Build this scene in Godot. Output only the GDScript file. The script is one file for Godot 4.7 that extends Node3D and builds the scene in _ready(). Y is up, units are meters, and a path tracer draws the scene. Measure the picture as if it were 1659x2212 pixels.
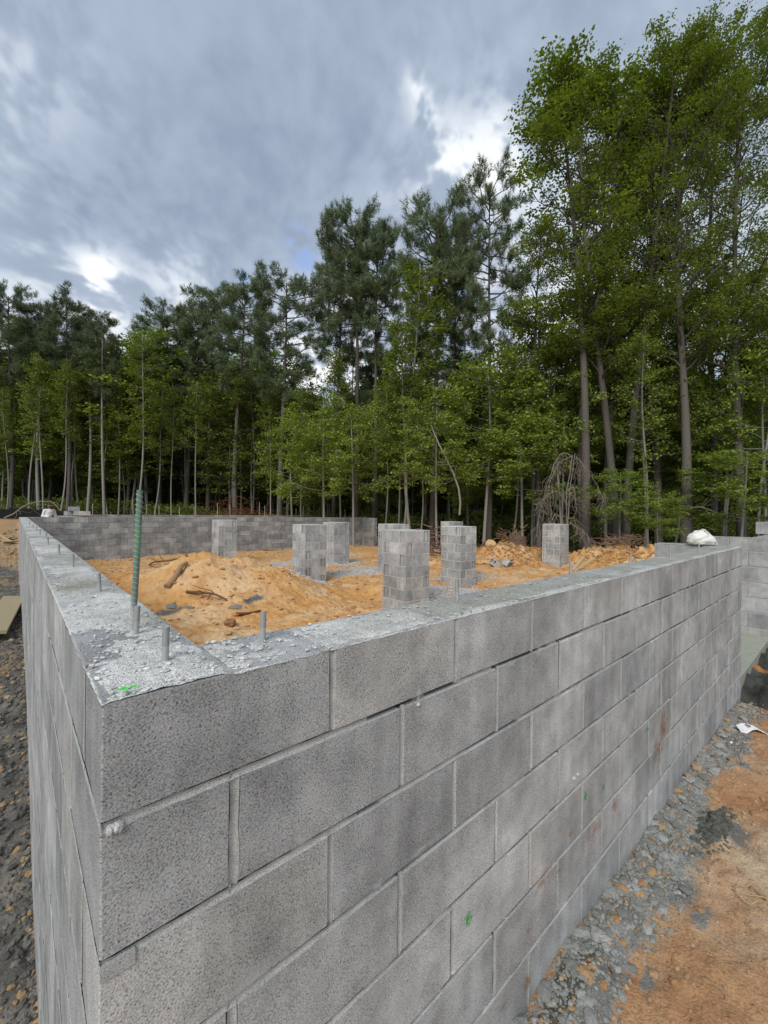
extends Node3D
# A block foundation in a forest clearing. x runs along the front wall, -z along the left wall, y up, metres.

const EYE := 1.66
const CAMX := -0.0981
const CAMZ := 0.7295
const TOP := 1.383          # top of the foundation walls
const BED := 1.193          # first bed joint below the top course
const CH := 0.2032          # course height
const BM := 0.4064          # block module
const TH := 0.194           # wall thickness
var rng := RandomNumberGenerator.new()
var nz := FastNoiseLite.new()
var nz2 := FastNoiseLite.new()
var nzc := FastNoiseLite.new()
var used := {}
var M := {}
var cmu_tones := []

# ------------------------------------------------------------------ helpers
class Mb:
	var v := PackedVector3Array()
	var n := PackedVector3Array()
	var c := PackedColorArray()
	var i := PackedInt32Array()
	func vert(p: Vector3, nn: Vector3, col: Color) -> int:
		v.append(p); n.append(nn); c.append(col)
		return v.size() - 1
	func tri(a: int, b: int, d: int) -> void:
		i.append(a); i.append(b); i.append(d)
	# corners given clockwise as seen from outside
	func quad(a: Vector3, b: Vector3, d: Vector3, e: Vector3, col: Color) -> void:
		var nn := (d - a).cross(b - a).normalized()
		if nn.length_squared() < 0.5:
			nn = (e - a).cross(d - a).normalized()
		var k := v.size()
		v.append(a); v.append(b); v.append(d); v.append(e)
		for q in 4:
			n.append(nn); c.append(col)
		i.append(k); i.append(k + 1); i.append(k + 2); i.append(k); i.append(k + 2); i.append(k + 3)
	func tri3(a: Vector3, b: Vector3, d: Vector3, col: Color) -> void:
		var nn := (d - a).cross(b - a).normalized()
		var k := v.size()
		v.append(a); v.append(b); v.append(d)
		for q in 3:
			n.append(nn); c.append(col)
		i.append(k); i.append(k + 1); i.append(k + 2)
	func box(lo: Vector3, hi: Vector3, col: Color) -> void:
		var p := func(x, y, z): return Vector3(hi.x if x else lo.x, hi.y if y else lo.y, hi.z if z else lo.z)
		quad(p.call(0, 1, 1), p.call(1, 1, 1), p.call(1, 0, 1), p.call(0, 0, 1), col)
		quad(p.call(1, 1, 0), p.call(0, 1, 0), p.call(0, 0, 0), p.call(1, 0, 0), col)
		quad(p.call(0, 1, 0), p.call(0, 1, 1), p.call(0, 0, 1), p.call(0, 0, 0), col)
		quad(p.call(1, 1, 1), p.call(1, 1, 0), p.call(1, 0, 0), p.call(1, 0, 1), col)
		quad(p.call(0, 1, 0), p.call(1, 1, 0), p.call(1, 1, 1), p.call(0, 1, 1), col)
		quad(p.call(0, 0, 1), p.call(1, 0, 1), p.call(1, 0, 0), p.call(0, 0, 0), col)
	func tube(pts: PackedVector3Array, rad: PackedFloat32Array, sides: int, col: Color, cap := false) -> void:
		var k0 := v.size()
		var m := pts.size()
		var side := Vector3.ZERO
		for k in m:
			var d := (pts[mini(k + 1, m - 1)] - pts[maxi(k - 1, 0)]).normalized()
			if side == Vector3.ZERO:
				side = d.cross(Vector3.UP if absf(d.y) < 0.9 else Vector3.RIGHT).normalized()
			side = (side - d * side.dot(d)).normalized()
			var up := d.cross(side)
			for s in sides:
				var a := TAU * s / sides
				var o := side * cos(a) + up * sin(a)
				v.append(pts[k] + o * rad[k]); n.append(o); c.append(col)
		for k in m - 1:
			for s in sides:
				var a := k0 + k * sides + s
				var b := k0 + k * sides + (s + 1) % sides
				i.append(a); i.append(b + sides); i.append(b)
				i.append(a); i.append(a + sides); i.append(b + sides)
		if cap:
			for e in [0, m - 1]:
				var nn: Vector3 = (pts[0] - pts[1]).normalized() if e == 0 else (pts[m - 1] - pts[m - 2]).normalized()
				var cc := v.size()
				v.append(pts[e]); n.append(nn); c.append(col)
				for s in sides:
					v.append(v[k0 + e * sides + s]); n.append(nn); c.append(col)
				for s in sides:
					if e == 0:
						i.append(cc); i.append(cc + 1 + s); i.append(cc + 1 + (s + 1) % sides)
					else:
						i.append(cc); i.append(cc + 1 + (s + 1) % sides); i.append(cc + 1 + s)
	func leaf(p: Vector3, d: Vector3, nn: Vector3, l: float, w: float, col: Color) -> void:
		var s := d.cross(nn).normalized() * (w * 0.5)
		var k := v.size()
		v.append(p); v.append(p + d * l * 0.45 + s); v.append(p + d * l); v.append(p + d * l * 0.45 - s)
		for q in 4:
			n.append(nn); c.append(col)
		i.append(k); i.append(k + 2); i.append(k + 1); i.append(k); i.append(k + 3); i.append(k + 2)
	func mesh() -> ArrayMesh:
		var a := []
		a.resize(Mesh.ARRAY_MAX)
		a[Mesh.ARRAY_VERTEX] = v
		a[Mesh.ARRAY_NORMAL] = n
		a[Mesh.ARRAY_COLOR] = c
		a[Mesh.ARRAY_INDEX] = i
		var m := ArrayMesh.new()
		m.add_surface_from_arrays(Mesh.PRIMITIVE_TRIANGLES, a)
		return m

func rf(a: float, b: float) -> float:
	return rng.randf_range(a, b)

func rdir() -> Vector3:
	return Vector3(rng.randfn(), rng.randfn(), rng.randfn()).normalized()

func numbered(called: String) -> String:
	if not used.has(called):
		used[called] = 0
		return called
	used[called] += 1
	return "%s_%03d" % [called, used[called]]

func part(called: String, m: Mesh, mat: Material, parent: Node, pos := Vector3.ZERO, kind := "") -> MeshInstance3D:
	var o := MeshInstance3D.new()
	o.name = called if parent != self else numbered(called)
	o.mesh = m
	o.material_override = mat
	o.position = pos
	if kind:
		o.set_meta("kind", kind)
	if parent != self:
		var key := str(parent.get_instance_id()) + called
		if used.has(key):
			used[key] += 1
			o.name = "%s_%03d" % [called, used[key]]
		else:
			used[key] = 0
	parent.add_child(o, true)
	return o

func tag(o: Node, label: String, category: String, group := "") -> void:
	o.set_meta("label", label)
	o.set_meta("category", category)
	if group:
		o.set_meta("group", group)

func thing(called: String, label: String, category: String, at := Vector3.ZERO, group := "") -> Node3D:
	var o := Node3D.new()
	o.name = numbered(called)
	add_child(o, true)
	o.position = at
	tag(o, label, category, group)
	return o

func many(called: String, m: Mesh, mat: Material, xf: Array, cols: Array, parent: Node) -> MultiMeshInstance3D:
	var mm := MultiMesh.new()
	mm.transform_format = MultiMesh.TRANSFORM_3D
	mm.use_colors = cols.size() > 0
	mm.mesh = m
	mm.instance_count = xf.size()
	for k in xf.size():
		mm.set_instance_transform(k, xf[k])
		if cols.size():
			mm.set_instance_color(k, cols[k])
	var o := MultiMeshInstance3D.new()
	o.name = called if parent != self else numbered(called)
	o.multimesh = mm
	o.material_override = mat
	o.set_meta("kind", "stuff")
	parent.add_child(o, true)
	return o

# a place on the site from its bearing (as columns of a 1659-wide view from the corner) and its distance ahead
func at(px: float, depth: float, y := 0.0) -> Vector3:
	var lat := (px - 829.5) / 904.0 * depth
	return Vector3(CAMX + 0.75 * lat + 0.661 * depth, y, CAMZ + 0.661 * lat - 0.75 * depth)

func level(px: float, py: float, depth: float) -> float:
	return EYE - (py - (1098.2 + 0.01141 * (px - 32.0))) / 904.0 * depth

func pt(px: float, py: float, depth: float) -> Vector3:
	return at(px, depth, level(px, py, depth))

# ------------------------------------------------------------------ textures and materials
func speckle(seed_: int, size: int, f1: float, f2: float, f3: float, w: Array, pore: float, lo: float) -> Array:
	# grey grain: [colour image, height image]
	var a := FastNoiseLite.new(); a.seed = seed_; a.noise_type = FastNoiseLite.TYPE_VALUE_CUBIC; a.frequency = f1; a.fractal_octaves = 2
	var b := FastNoiseLite.new(); b.seed = seed_ + 1; b.noise_type = FastNoiseLite.TYPE_CELLULAR; b.frequency = f2; b.fractal_type = FastNoiseLite.FRACTAL_NONE
	b.cellular_return_type = FastNoiseLite.RETURN_DISTANCE
	var d := FastNoiseLite.new(); d.seed = seed_ + 2; d.noise_type = FastNoiseLite.TYPE_SIMPLEX_SMOOTH; d.frequency = f3; d.fractal_octaves = 4
	var pa := a.get_seamless_image(size, size, false, false, 0.1).get_data()
	var pb := b.get_seamless_image(size, size, false, false, 0.1).get_data()
	var pd := d.get_seamless_image(size, size, false, false, 0.1).get_data()
	var col := PackedByteArray(); col.resize(size * size)
	var hei := PackedByteArray(); hei.resize(size * size)
	var w0: float = w[0]; var w1: float = w[1]; var w2: float = w[2]
	for k in size * size:
		var va := pa[k] / 255.0
		var vb := pb[k] / 255.0
		var vd := pd[k] / 255.0
		var h := w0 * va + w1 * (1.0 - vb) + w2 * vd
		var dark := clampf((pore - va * 0.6 - (1.0 - vb) * 0.4) * 5.0, 0.0, 1.0)
		col[k] = int(clampf(0.86 + lo * (0.42 * (va - 0.5) + 0.28 * (0.5 - vb) + 0.14 * (vd - 0.5)) - dark * 0.26, 0.0, 1.0) * 255.0)
		hei[k] = int(clampf(h - dark * 0.5, 0.0, 1.0) * 255.0)
	return [ImageTexture.create_from_image(Image.create_from_data(size, size, false, Image.FORMAT_L8, col)), ImageTexture.create_from_image(Image.create_from_data(size, size, false, Image.FORMAT_L8, hei))]

func stains(seed_: int, fx: float, fy: float, lo: float, hi: float) -> ImageTexture:
	var d := FastNoiseLite.new(); d.seed = seed_; d.frequency = fx; d.fractal_octaves = 4; d.domain_warp_enabled = true; d.domain_warp_amplitude = 30.0; d.domain_warp_frequency = 0.01
	var e := FastNoiseLite.new(); e.seed = seed_ + 5; e.frequency = fy; e.fractal_octaves = 3
	var im := d.get_seamless_image(512, 512, false, false, 0.1)
	var im2 := e.get_seamless_image(512, 512, false, false, 0.1)
	var a := im.get_data(); var b := im2.get_data()
	var o := PackedByteArray(); o.resize(512 * 512)
	for y in 512:
		for x in 512:
			var k := y * 512 + x
			var streak := b[(y / 7 % 512) * 512 + (x * 3) % 512] / 255.0
			o[k] = int(clampf(lerpf(lo, hi, 0.7 * a[k] / 255.0 + 0.3 * streak), 0, 1) * 255)
	return ImageTexture.create_from_image(Image.create_from_data(512, 512, false, Image.FORMAT_L8, o))

func mat(col: Color, rough := 0.9, tex: Array = [], per_m := 1.0, bump := 0.0, vc := true) -> StandardMaterial3D:
	var m := StandardMaterial3D.new()
	m.albedo_color = col.linear_to_srgb()
	m.roughness = rough
	m.metallic_specular = 0.3
	m.vertex_color_use_as_albedo = vc
	if tex.size():
		m.albedo_texture = tex[0]
		m.uv1_triplanar = true
		m.uv1_world_triplanar = true
		m.uv1_triplanar_sharpness = 6.0
		m.uv1_scale = Vector3.ONE * per_m
		if bump > 0:
			m.heightmap_enabled = true
			m.heightmap_texture = tex[1]
			m.heightmap_scale = bump
	return m

func over(m: StandardMaterial3D, t: Texture2D, per_m: float) -> StandardMaterial3D:
	m.detail_enabled = true
	m.detail_blend_mode = BaseMaterial3D.BLEND_MODE_MUL
	m.detail_albedo = t
	m.detail_uv_layer = BaseMaterial3D.DETAIL_UV_2
	m.uv2_triplanar = true
	m.uv2_world_triplanar = true
	m.uv2_triplanar_sharpness = 6.0
	m.uv2_scale = Vector3.ONE * per_m
	return m

func materials() -> void:
	var grain := speckle(11, 1024, 0.50, 0.34, 0.008, [0.6, 0.35, 0.05], 0.36, 1.15)
	var rough := speckle(31, 1024, 0.16, 0.10, 0.02, [0.35, 0.45, 0.3], 0.30, 0.9)
	var soil := speckle(51, 1024, 0.16, 0.05, 0.012, [0.3, 0.3, 0.5], 0.24, 0.5)
	var bark := speckle(71, 512, 0.12, 0.08, 0.02, [0.3, 0.5, 0.3], 0.35, 0.6)
	var st := stains(5, 0.012, 0.02, 0.70, 1.04)
	var st2 := stains(8, 0.02, 0.02, 0.82, 1.0)
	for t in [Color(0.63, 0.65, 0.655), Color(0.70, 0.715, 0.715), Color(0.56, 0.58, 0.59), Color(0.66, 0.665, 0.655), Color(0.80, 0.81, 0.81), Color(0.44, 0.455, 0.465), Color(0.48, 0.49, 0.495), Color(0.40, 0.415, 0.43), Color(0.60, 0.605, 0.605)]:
		cmu_tones.append(over(mat(t, 0.95, grain, 1.0, 0.13, false), st, 0.31))
	M.mortar = mat(Color(0.46, 0.475, 0.47), 0.95, grain, 1.7, 0.10, false)
	M.pale = mat(Color(0.68, 0.685, 0.675), 0.9, soil, 2.0, 0.05, false)
	M.lime = mat(Color(0.80, 0.80, 0.78), 0.9, soil, 2.0, 0.05, false)
	M.core = mat(Color(0.22, 0.22, 0.215), 0.95)
	M.grout = over(mat(Color(1, 1, 1), 0.95, rough, 3.0, 0.5), st2, 0.9)
	M.soil = mat(Color(1, 1, 1), 0.97, soil, 1.6, 0.7)
	M.clod = mat(Color(1, 1, 1), 0.97, rough, 5.0, 0.15)
	M.bark = mat(Color(1, 1, 1), 0.95, bark, 1.3, 1.2)
	M.leaf = mat(Color(1, 1, 1), 0.6)
	M.leaf.backlight_enabled = true
	M.leaf.backlight = Color(0.84, 0.90, 0.46)
	M.needle = mat(Color(1, 1, 1), 0.6)
	M.needle.backlight_enabled = true
	M.needle.backlight = Color(0.4, 0.44, 0.3)
	M.steel = mat(Color(0.40, 0.42, 0.42), 0.5, [], 1, 0, false); M.steel.metallic = 0.25
	M.rebar = mat(Color(1, 1, 1), 0.75)
	M.rod = mat(Color(0.40, 0.36, 0.32), 0.8)
	M.wood = mat(Color(1, 1, 1), 0.85, soil, 3.0, 0.1)
	M.cloth = mat(Color(1, 1, 1), 0.9)
	M.fence = mat(Color(0.012, 0.012, 0.013), 0.8, [], 1, 0, false)
	M.plastic = mat(Color(0.82, 0.83, 0.80), 0.35, [], 1, 0, false)
	M.plastic.backlight_enabled = true; M.plastic.backlight = Color(0.5, 0.5, 0.5)
	M.decal = mat(Color(1, 1, 1), 0.9)
	M.decal.transparency = BaseMaterial3D.TRANSPARENCY_ALPHA
	M.pad = mat(Color(0.42, 0.44, 0.36), 0.55, grain, 1.5, 0.04, false)

# ------------------------------------------------------------------ sky
func sky_color(d: Vector3) -> Color:
	# camera-bearing angles only place the cloud masses; the noise fills the whole vault
	var q := Vector2(d.x, d.z) / (d.y + 0.45) * 1.5
	var w := Vector2(nz.get_noise_2d(q.x * 14.0, q.y * 14.0), nz.get_noise_2d(q.x * 14.0 + 90.0, q.y * 14.0)) * 0.11
	q += w
	var a := nz.get_noise_2d(q.x * 22.0 + 300.0, q.y * 22.0) * 0.5 + 0.5
	var b := nz.get_noise_2d(q.x * 60.0 - 200.0, q.y * 60.0 + 50.0) * 0.5 + 0.5
	var cc := nz2.get_noise_2d(q.x * 120.0 - 20.0, q.y * 120.0 + 10.0)
	var dd := nz2.get_noise_2d(q.x * 300.0 + 40.0, q.y * 300.0)
	cc += 0.45 * dd
	var t := clampf(0.58 * a + 0.42 * b + 0.24 * cc, 0.0, 1.0)
	t = lerpf(0.16, 0.88, smoothstep(0.05, 0.92, t))
	# brighter low down where the cloud thins
	t = clampf(t * 0.72 + 0.06 + 0.26 * (1.0 - smoothstep(0.05, 0.75, d.y)), 0.0, 1.0)
	for g in sky_spots:
		var ang: float = (d - g[0]).length() / g[1]
		if ang < 3.0:
			t += g[2] * exp(-ang * ang) * ((0.25 + 1.5 * smoothstep(0.30, 0.62, b + 0.35 * cc)) if g[2] > 0.0 else 0.45)
	var dark := Color(0.25, 0.315, 0.425)
	var mid := Color(0.42, 0.495, 0.615)
	var lite := Color(0.74, 0.80, 0.87)
	var c := dark.lerp(mid, clampf(t * 1.7, 0, 1)) if t < 0.588 else mid.lerp(lite, clampf((t - 0.588) * 1.9, 0, 1))
	if t > 1.05:
		c = c.lerp(Color(1.1, 1.1, 1.1), clampf((t - 1.05) * 1.6, 0, 1))
	var hole := 0.0
	for g in sky_holes:
		var ang: float = (d - g[0]).length() / g[1]
		if ang < 2.5:
			hole = maxf(hole, exp(-ang * ang) * smoothstep(0.22, 0.42, b * 0.7 + 0.25 * a + 0.5 * cc))
	return c.lerp(Color(0.30, 0.44, 0.76), clampf(hole * 1.1, 0, 0.85))

var sky_spots := []
var sky_holes := []

func ray(px: float, py: float) -> Vector3:
	return (pt(px, py, 10.0) - Vector3(CAMX, EYE, CAMZ)).normalized()

func make_sky() -> PanoramaSkyMaterial:
	for g in [[210, 585, 0.035, 0.55], [225, 640, 0.03, 0.4], [190, 640, 0.10, 0.12], [885, 185, 0.025, 0.4], [912, 240, 0.022, 0.4], [940, 345, 0.05, 0.35], [1055, 335, 0.07, 0.35], [400, 630, 0.07, 0.35], [90, 690, 0.15, 0.2], [690, 770, 0.10, 0.7], [1000, 420, 0.12, 0.15], [1150, 700, 0.3, 0.3], [30, 170, 0.12, 0.2],
			[200, 370, 0.10, -0.5], [150, 440, 0.10, -0.25], [640, 130, 0.35, -0.35], [520, 300, 0.10, -0.15], [320, 60, 0.25, -0.2], [560, 500, 0.12, -0.12]]:
		sky_spots.append([ray(g[0], g[1]), g[2], g[3]])
	for g in [[635, 515, 0.020], [652, 560, 0.022], [520, 600, 0.012], [1000, 640, 0.025], [940, 650, 0.025]]:
		sky_holes.append([ray(g[0], g[1]), g[2]])
	var w := 3072
	var h := 1536
	var px := PackedFloat32Array()
	px.resize(w * h * 3)
	var k := 0
	for y in h:
		var el := PI * (0.5 - (y + 0.5) / h)
		var ce := cos(el)
		var se := sin(el)
		for x in w:
			if se < -0.02:
				px[k] = 0.16; px[k + 1] = 0.14; px[k + 2] = 0.11
			else:
				var az := TAU * (x + 0.5) / w
				var c := sky_color(Vector3(sin(az) * ce, maxf(se, 0.0), -cos(az) * ce))
				px[k] = c.r * SKY_GAIN; px[k + 1] = c.g * SKY_GAIN; px[k + 2] = c.b * SKY_GAIN
			k += 3
	var m := PanoramaSkyMaterial.new()
	m.panorama = ImageTexture.create_from_image(Image.create_from_data(w, h, false, Image.FORMAT_RGBF, px.to_byte_array()))
	return m

# ------------------------------------------------------------------ ground
func bump2(x: float, r: float, cx: float, cr: float, sx: float, sr: float) -> float:
	var u := (x - cx) / sx
	var w := (r - cr) / sr
	return exp(-u * u - w * w)

func sstep(a: float, b: float, x: float) -> float:
	return smoothstep(a, b, x)

func height(x: float, z: float) -> float:
	var r := -z
	var n1 := nz.get_noise_2d(x * 9.0, r * 9.0)
	var n2 := nz2.get_noise_2d(x * 30.0, r * 30.0)
	var n3 := nzc.get_noise_2d(x * 60.0, r * 60.0)
	var inside := sstep(0.03, 0.16, x) * sstep(0.03, 0.16, r)
	# left bank: lowest by the corner
	var hl := lerpf(-0.36, -0.60, sstep(0.0, 1.3, r))
	hl = lerpf(hl, -0.10, sstep(1.9, 5.2, r)) + sstep(14.0, 19.0, r) * 0.10
	hl += n2 * 0.05 + n3 * 0.05 + absf(nz2.get_noise_2d(x * 80.0, r * 55.0)) * 0.06
	hl += clampf(-x, 0, 3) * 0.03
	# strip in front of the front wall
	var hf := lerpf(-0.36, 0.0, sstep(-0.1, 1.15, x)) - sstep(2.5, 5.0, x) * 0.05
	hf += n2 * 0.036 + n1 * 0.025 + absf(nz2.get_noise_2d(x * 110.0, r * 110.0)) * 0.018
	var band := sstep(-0.27, -0.12, r + n1 * 0.1) * sstep(0.8, 1.2, x)
	hf += band * (0.022 + 0.034 * n3 + 0.016 * nz2.get_noise_2d(x * 170.0, r * 170.0))
	hf += (0.05 + 0.07 * n3 + 0.05 * nz2.get_noise_2d(x * 140.0, r * 140.0)) * bump2(x, r, 2.72, -0.235, 0.2, 0.06)
	hf += 0.03 * bump2(x, r, 1.75, -0.10, 0.3, 0.08)
	# the mud bank by the opening
	var bank := sstep(5.0, 5.5, x) * sstep(-0.95, -0.35, r) * (1.0 - sstep(7.4, 9.0, x))
	hf += bank * (0.10 + 0.09 * n3 + 0.06 * n2) - 0.14 * bump2(x, r, 5.05, -0.16, 0.24, 0.2) * sstep(4.9, 5.06, x)
	var out := hl if x < 0.1 and r > 0.0 else hf
	# inside the foundation
	var hi := 0.0 + n1 * 0.07 + n2 * 0.055 + n3 * 0.02 + absf(nz2.get_noise_2d(x * 75.0, r * 75.0)) * 0.05
	hi += 0.72 * bump2(x, r, 3.0, 8.1, 1.25, 1.35) * (1.0 + 0.25 * n1) + 0.22 * bump2(x, r, 4.0, 7.0, 1.0, 1.0)
	hi += 0.28 * bump2(x, r, 1.6, 9.6, 0.8, 1.5)
	hi -= 0.10 * sstep(11.0, 15.0, r)
	hi -= 0.14 * bump2(x, r, 5.3, 5.2, 0.8, 1.3) + 0.10 * bump2(x, r, 5.3, 8.1, 0.8, 0.7)
	hi -= 0.30 * bump2(x, r, 4.65, 4.9, 0.22, 0.35)
	hi -= 0.12 * bump2(x, r, 7.9, 5.5, 0.7, 0.7)
	hi += 0.14 * bump2(x, r, 5.9, 6.3, 0.35, 0.4)
	# spoil heaps at the back right, left where the clearing was pushed
	for m in heaps:
		hi += m[4] * bump2(x, r, m[0], m[1], m[2], m[3]) * (1.0 + 0.35 * n2 + 0.2 * n1 + 0.12 * n3)
	var h := lerpf(out, hi, inside)
	# away from the house the land rolls gently
	var far := maxf(absf(x - 6.0) - 14.0, absf(r - 8.0) - 14.0)
	h = lerpf(h, 0.12 + nz.get_noise_2d(x * 1.5, r * 1.5) * 0.5, sstep(0.0, 8.0, far))
	h = lerpf(h, 0.15 + 0.85 * sstep(26.5, 34.0, r), sstep(20.0, 24.0, r) * (1.0 - sstep(5.0, 14.0, x)))
	return h

var heaps := []

func in_lump(k: float, lo: float, hi: float) -> float:
	return smoothstep(lo, hi, k)

func soil_color(x: float, z: float, y: float) -> Color:
	var r := -z
	var n1 := nz.get_noise_2d(x * 12.0 + 40.0, r * 12.0)
	var n2 := nz2.get_noise_2d(x * 40.0, r * 40.0 + 70.0)
	var n3 := nz2.get_noise_2d(x * 150.0, r * 150.0)
	var inside := x > 0.1 and r > 0.1
	var orange := Color(0.76, 0.42, 0.16).lerp(Color(0.86, 0.60, 0.34), clampf(0.35 + n1 * 1.5, 0, 1)).lerp(Color(0.50, 0.22, 0.075), clampf(n2 * 1.2, 0, 0.8))
	orange *= 1.0 + 0.18 * n3
	var c := orange
	if inside:
		var pale := 0.0
		for g in gravel:
			pale = maxf(pale, bump2(x, r, g[0], g[1], g[2], g[3]))
		c = c.lerp(Color(0.55, 0.55, 0.53), sstep(0.35, 0.6, pale + n2 * 0.25) * 0.85)
		var mud := bump2(x, r, 1.35, 6.5, 0.8, 0.16) + bump2(x, r, 3.0, 6.15, 0.22, 0.14)
		c = c.lerp(Color(0.17, 0.175, 0.17), sstep(0.4, 0.6, mud + n2 * 0.3))
		if r > 13.0 or x > 14.5:
			c = c.lerp(Color(0.40, 0.26, 0.15), 0.45 * sstep(0.0, 0.3, n1))
	elif x < 0.1 and r > 0.0:
		var dark := Color(0.12, 0.118, 0.11).lerp(Color(0.25, 0.24, 0.22), clampf(0.5 + n2 * 1.5, 0, 1))
		dark = dark.lerp(Color(0.42, 0.28, 0.15), sstep(0.12, 0.35, n1 * 0.7 + n2 * 0.6) * 0.8)
		dark *= 1.0 + 0.3 * n3
		c = dark.lerp(Color(0.60, 0.36, 0.17).lerp(Color(0.42, 0.33, 0.22), clampf(0.5 + n1 * 1.5, 0, 1)), sstep(14.5, 17.5, r + n1 * 4.0))
		c = c.lerp(orange * 0.9, sstep(-0.02, 0.0, x) * sstep(0.0, 0.3, n1 + 0.2))
	else:
		var dirt := Color(0.56, 0.31, 0.145).lerp(Color(0.68, 0.53, 0.36), clampf(0.45 + n1 * 1.8, 0, 1)).lerp(Color(0.48, 0.20, 0.08), clampf(n2 * 1.6, 0, 0.85))
		dirt = dirt.lerp(Color(0.38, 0.31, 0.24), 0.22) * (1.0 + 0.2 * n3)
		var e := r + n1 * 0.30 + n2 * 0.13
		var g := sstep(-0.25, -0.19, e) * (1.0 - sstep(4.4, 5.0, x))
		var grey := Color(0.38, 0.40, 0.395).lerp(Color(0.19, 0.195, 0.185), clampf(0.45 + n2 * 1.6 + n1, 0, 1))
		grey = grey.lerp(Color(0.44, 0.22, 0.08), sstep(0.30, 0.42, n2 * 0.6 - n1 * 0.5))
		grey *= 1.0 + 0.25 * n3
		c = dirt.lerp(grey, g)
		c = c.lerp(Color(0.10, 0.105, 0.09), sstep(0.5, 0.62, bump2(x, r, 2.72, -0.235, 0.22, 0.062) + n2 * 0.15))
		c = c.lerp(Color(0.11, 0.115, 0.10), sstep(0.45, 0.6, bump2(x, r, 1.35, -0.07, 0.28, 0.06) + n2 * 0.2))
		c = c.lerp(Color(0.26, 0.28, 0.275), sstep(0.5, 0.6, bump2(x, r, 2.05, -0.31, 0.11, 0.035) + bump2(x, r, 1.62, -0.245, 0.08, 0.03) + n2 * 0.25) * 0.9)
		c = c.lerp(Color(0.52, 0.24, 0.075), sstep(-0.03, -0.005, r) * sstep(0.0, 0.25, n1 - n2 * 0.4))
		var bank := sstep(4.75, 5.2, x + n1) * sstep(-0.75, -0.45, r + n1 * 0.3)
		c = c.lerp(Color(0.075, 0.078, 0.072) * (1.0 + n2), bank)
		c = c.lerp(Color(0.45, 0.23, 0.09), bank * sstep(0.3, 0.45, n1 + 0.1))
	# forest floor: leaf litter
	var far := maxf(maxf(-x - 6.0, x - 15.2), r - lerpf(33.0, 24.0, sstep(2.0, 6.0, x)))
	c = c.lerp(Color(0.055, 0.038, 0.022).lerp(Color(0.04, 0.055, 0.02), clampf(n1 + 0.3, 0, 1)), sstep(0.0, 3.0, far + n1 * 2.0))
	return Color(maxf(c.r, 0.01), maxf(c.g, 0.01), maxf(c.b, 0.008))

func steps(spans: Array) -> PackedFloat32Array:
	var out := PackedFloat32Array()
	for s in spans:
		var cnt: int = maxi(1, roundi((s[1] - s[0]) / s[2]))
		for k in cnt:
			out.append(lerpf(s[0], s[1], float(k) / cnt))
	out.append(spans[-1][1])
	return out

var gravel := []

func make_ground() -> void:
	var xs := steps([[-90, -20, 7.0], [-20, -5, 1.0], [-5, -1, 0.2], [-1, 0, 0.022], [0, 0.2, 0.04], [0.2, 1, 0.06], [1, 5, 0.02], [5, 8, 0.05], [8, 16, 0.12], [16, 30, 0.7], [30, 100, 5.0]])
	var rs := steps([[-70, -5, 6.0], [-5, -1.2, 0.3], [-1.2, -0.7, 0.05], [-0.7, 0, 0.01], [0, 0.2, 0.04], [0.2, 1, 0.08], [1, 6, 0.035], [6, 12, 0.07], [12, 19, 0.12], [19, 40, 0.7], [40, 110, 5.0]])
	var b := Mb.new()
	var w := xs.size()
	for r in rs:
		for x in xs:
			var y := height(x, -r)
			b.v.append(Vector3(x, y, -r))
			b.c.append(soil_color(x, -r, y))
	b.n.resize(b.v.size())
	for j in rs.size():
		for i in w:
			var k := j * w + i
			var dx := b.v[j * w + mini(i + 1, w - 1)] - b.v[j * w + maxi(i - 1, 0)]
			var dr := b.v[mini(j + 1, rs.size() - 1) * w + i] - b.v[maxi(j - 1, 0) * w + i]
			b.n[k] = dx.cross(dr).normalized()
			if b.n[k].y < 0:
				b.n[k] = -b.n[k]
	for j in rs.size() - 1:
		for i in w - 1:
			var k := j * w + i
			b.i.append_array([k, k + w, k + w + 1, k, k + w + 1, k + 1])
	var g := part("ground", b.mesh(), M.soil, self)
	g.set_meta("kind", "structure")

func stone_mesh(seed_: int, flat := 0.7) -> ArrayMesh:
	var sm := SphereMesh.new(); sm.radius = 1.0; sm.height = 2.0; sm.radial_segments = 7; sm.rings = 4
	var a := sm.get_mesh_arrays()
	var b := Mb.new()
	var vs: PackedVector3Array = a[Mesh.ARRAY_VERTEX]
	var idx: PackedInt32Array = a[Mesh.ARRAY_INDEX]
	var f := FastNoiseLite.new(); f.seed = seed_; f.frequency = 0.9
	for k in range(0, idx.size(), 3):
		var q := []
		for t in 3:
			var p := vs[idx[k + t]]
			p *= 1.0 + 0.55 * f.get_noise_3dv(p)
			q.append(Vector3(p.x, p.y * flat, p.z))
		if (q[2] - q[0]).cross(q[1] - q[0]).length() > 1e-5:
			b.tri3(q[0], q[1], q[2], Color.WHITE)
	return b.mesh()

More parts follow.
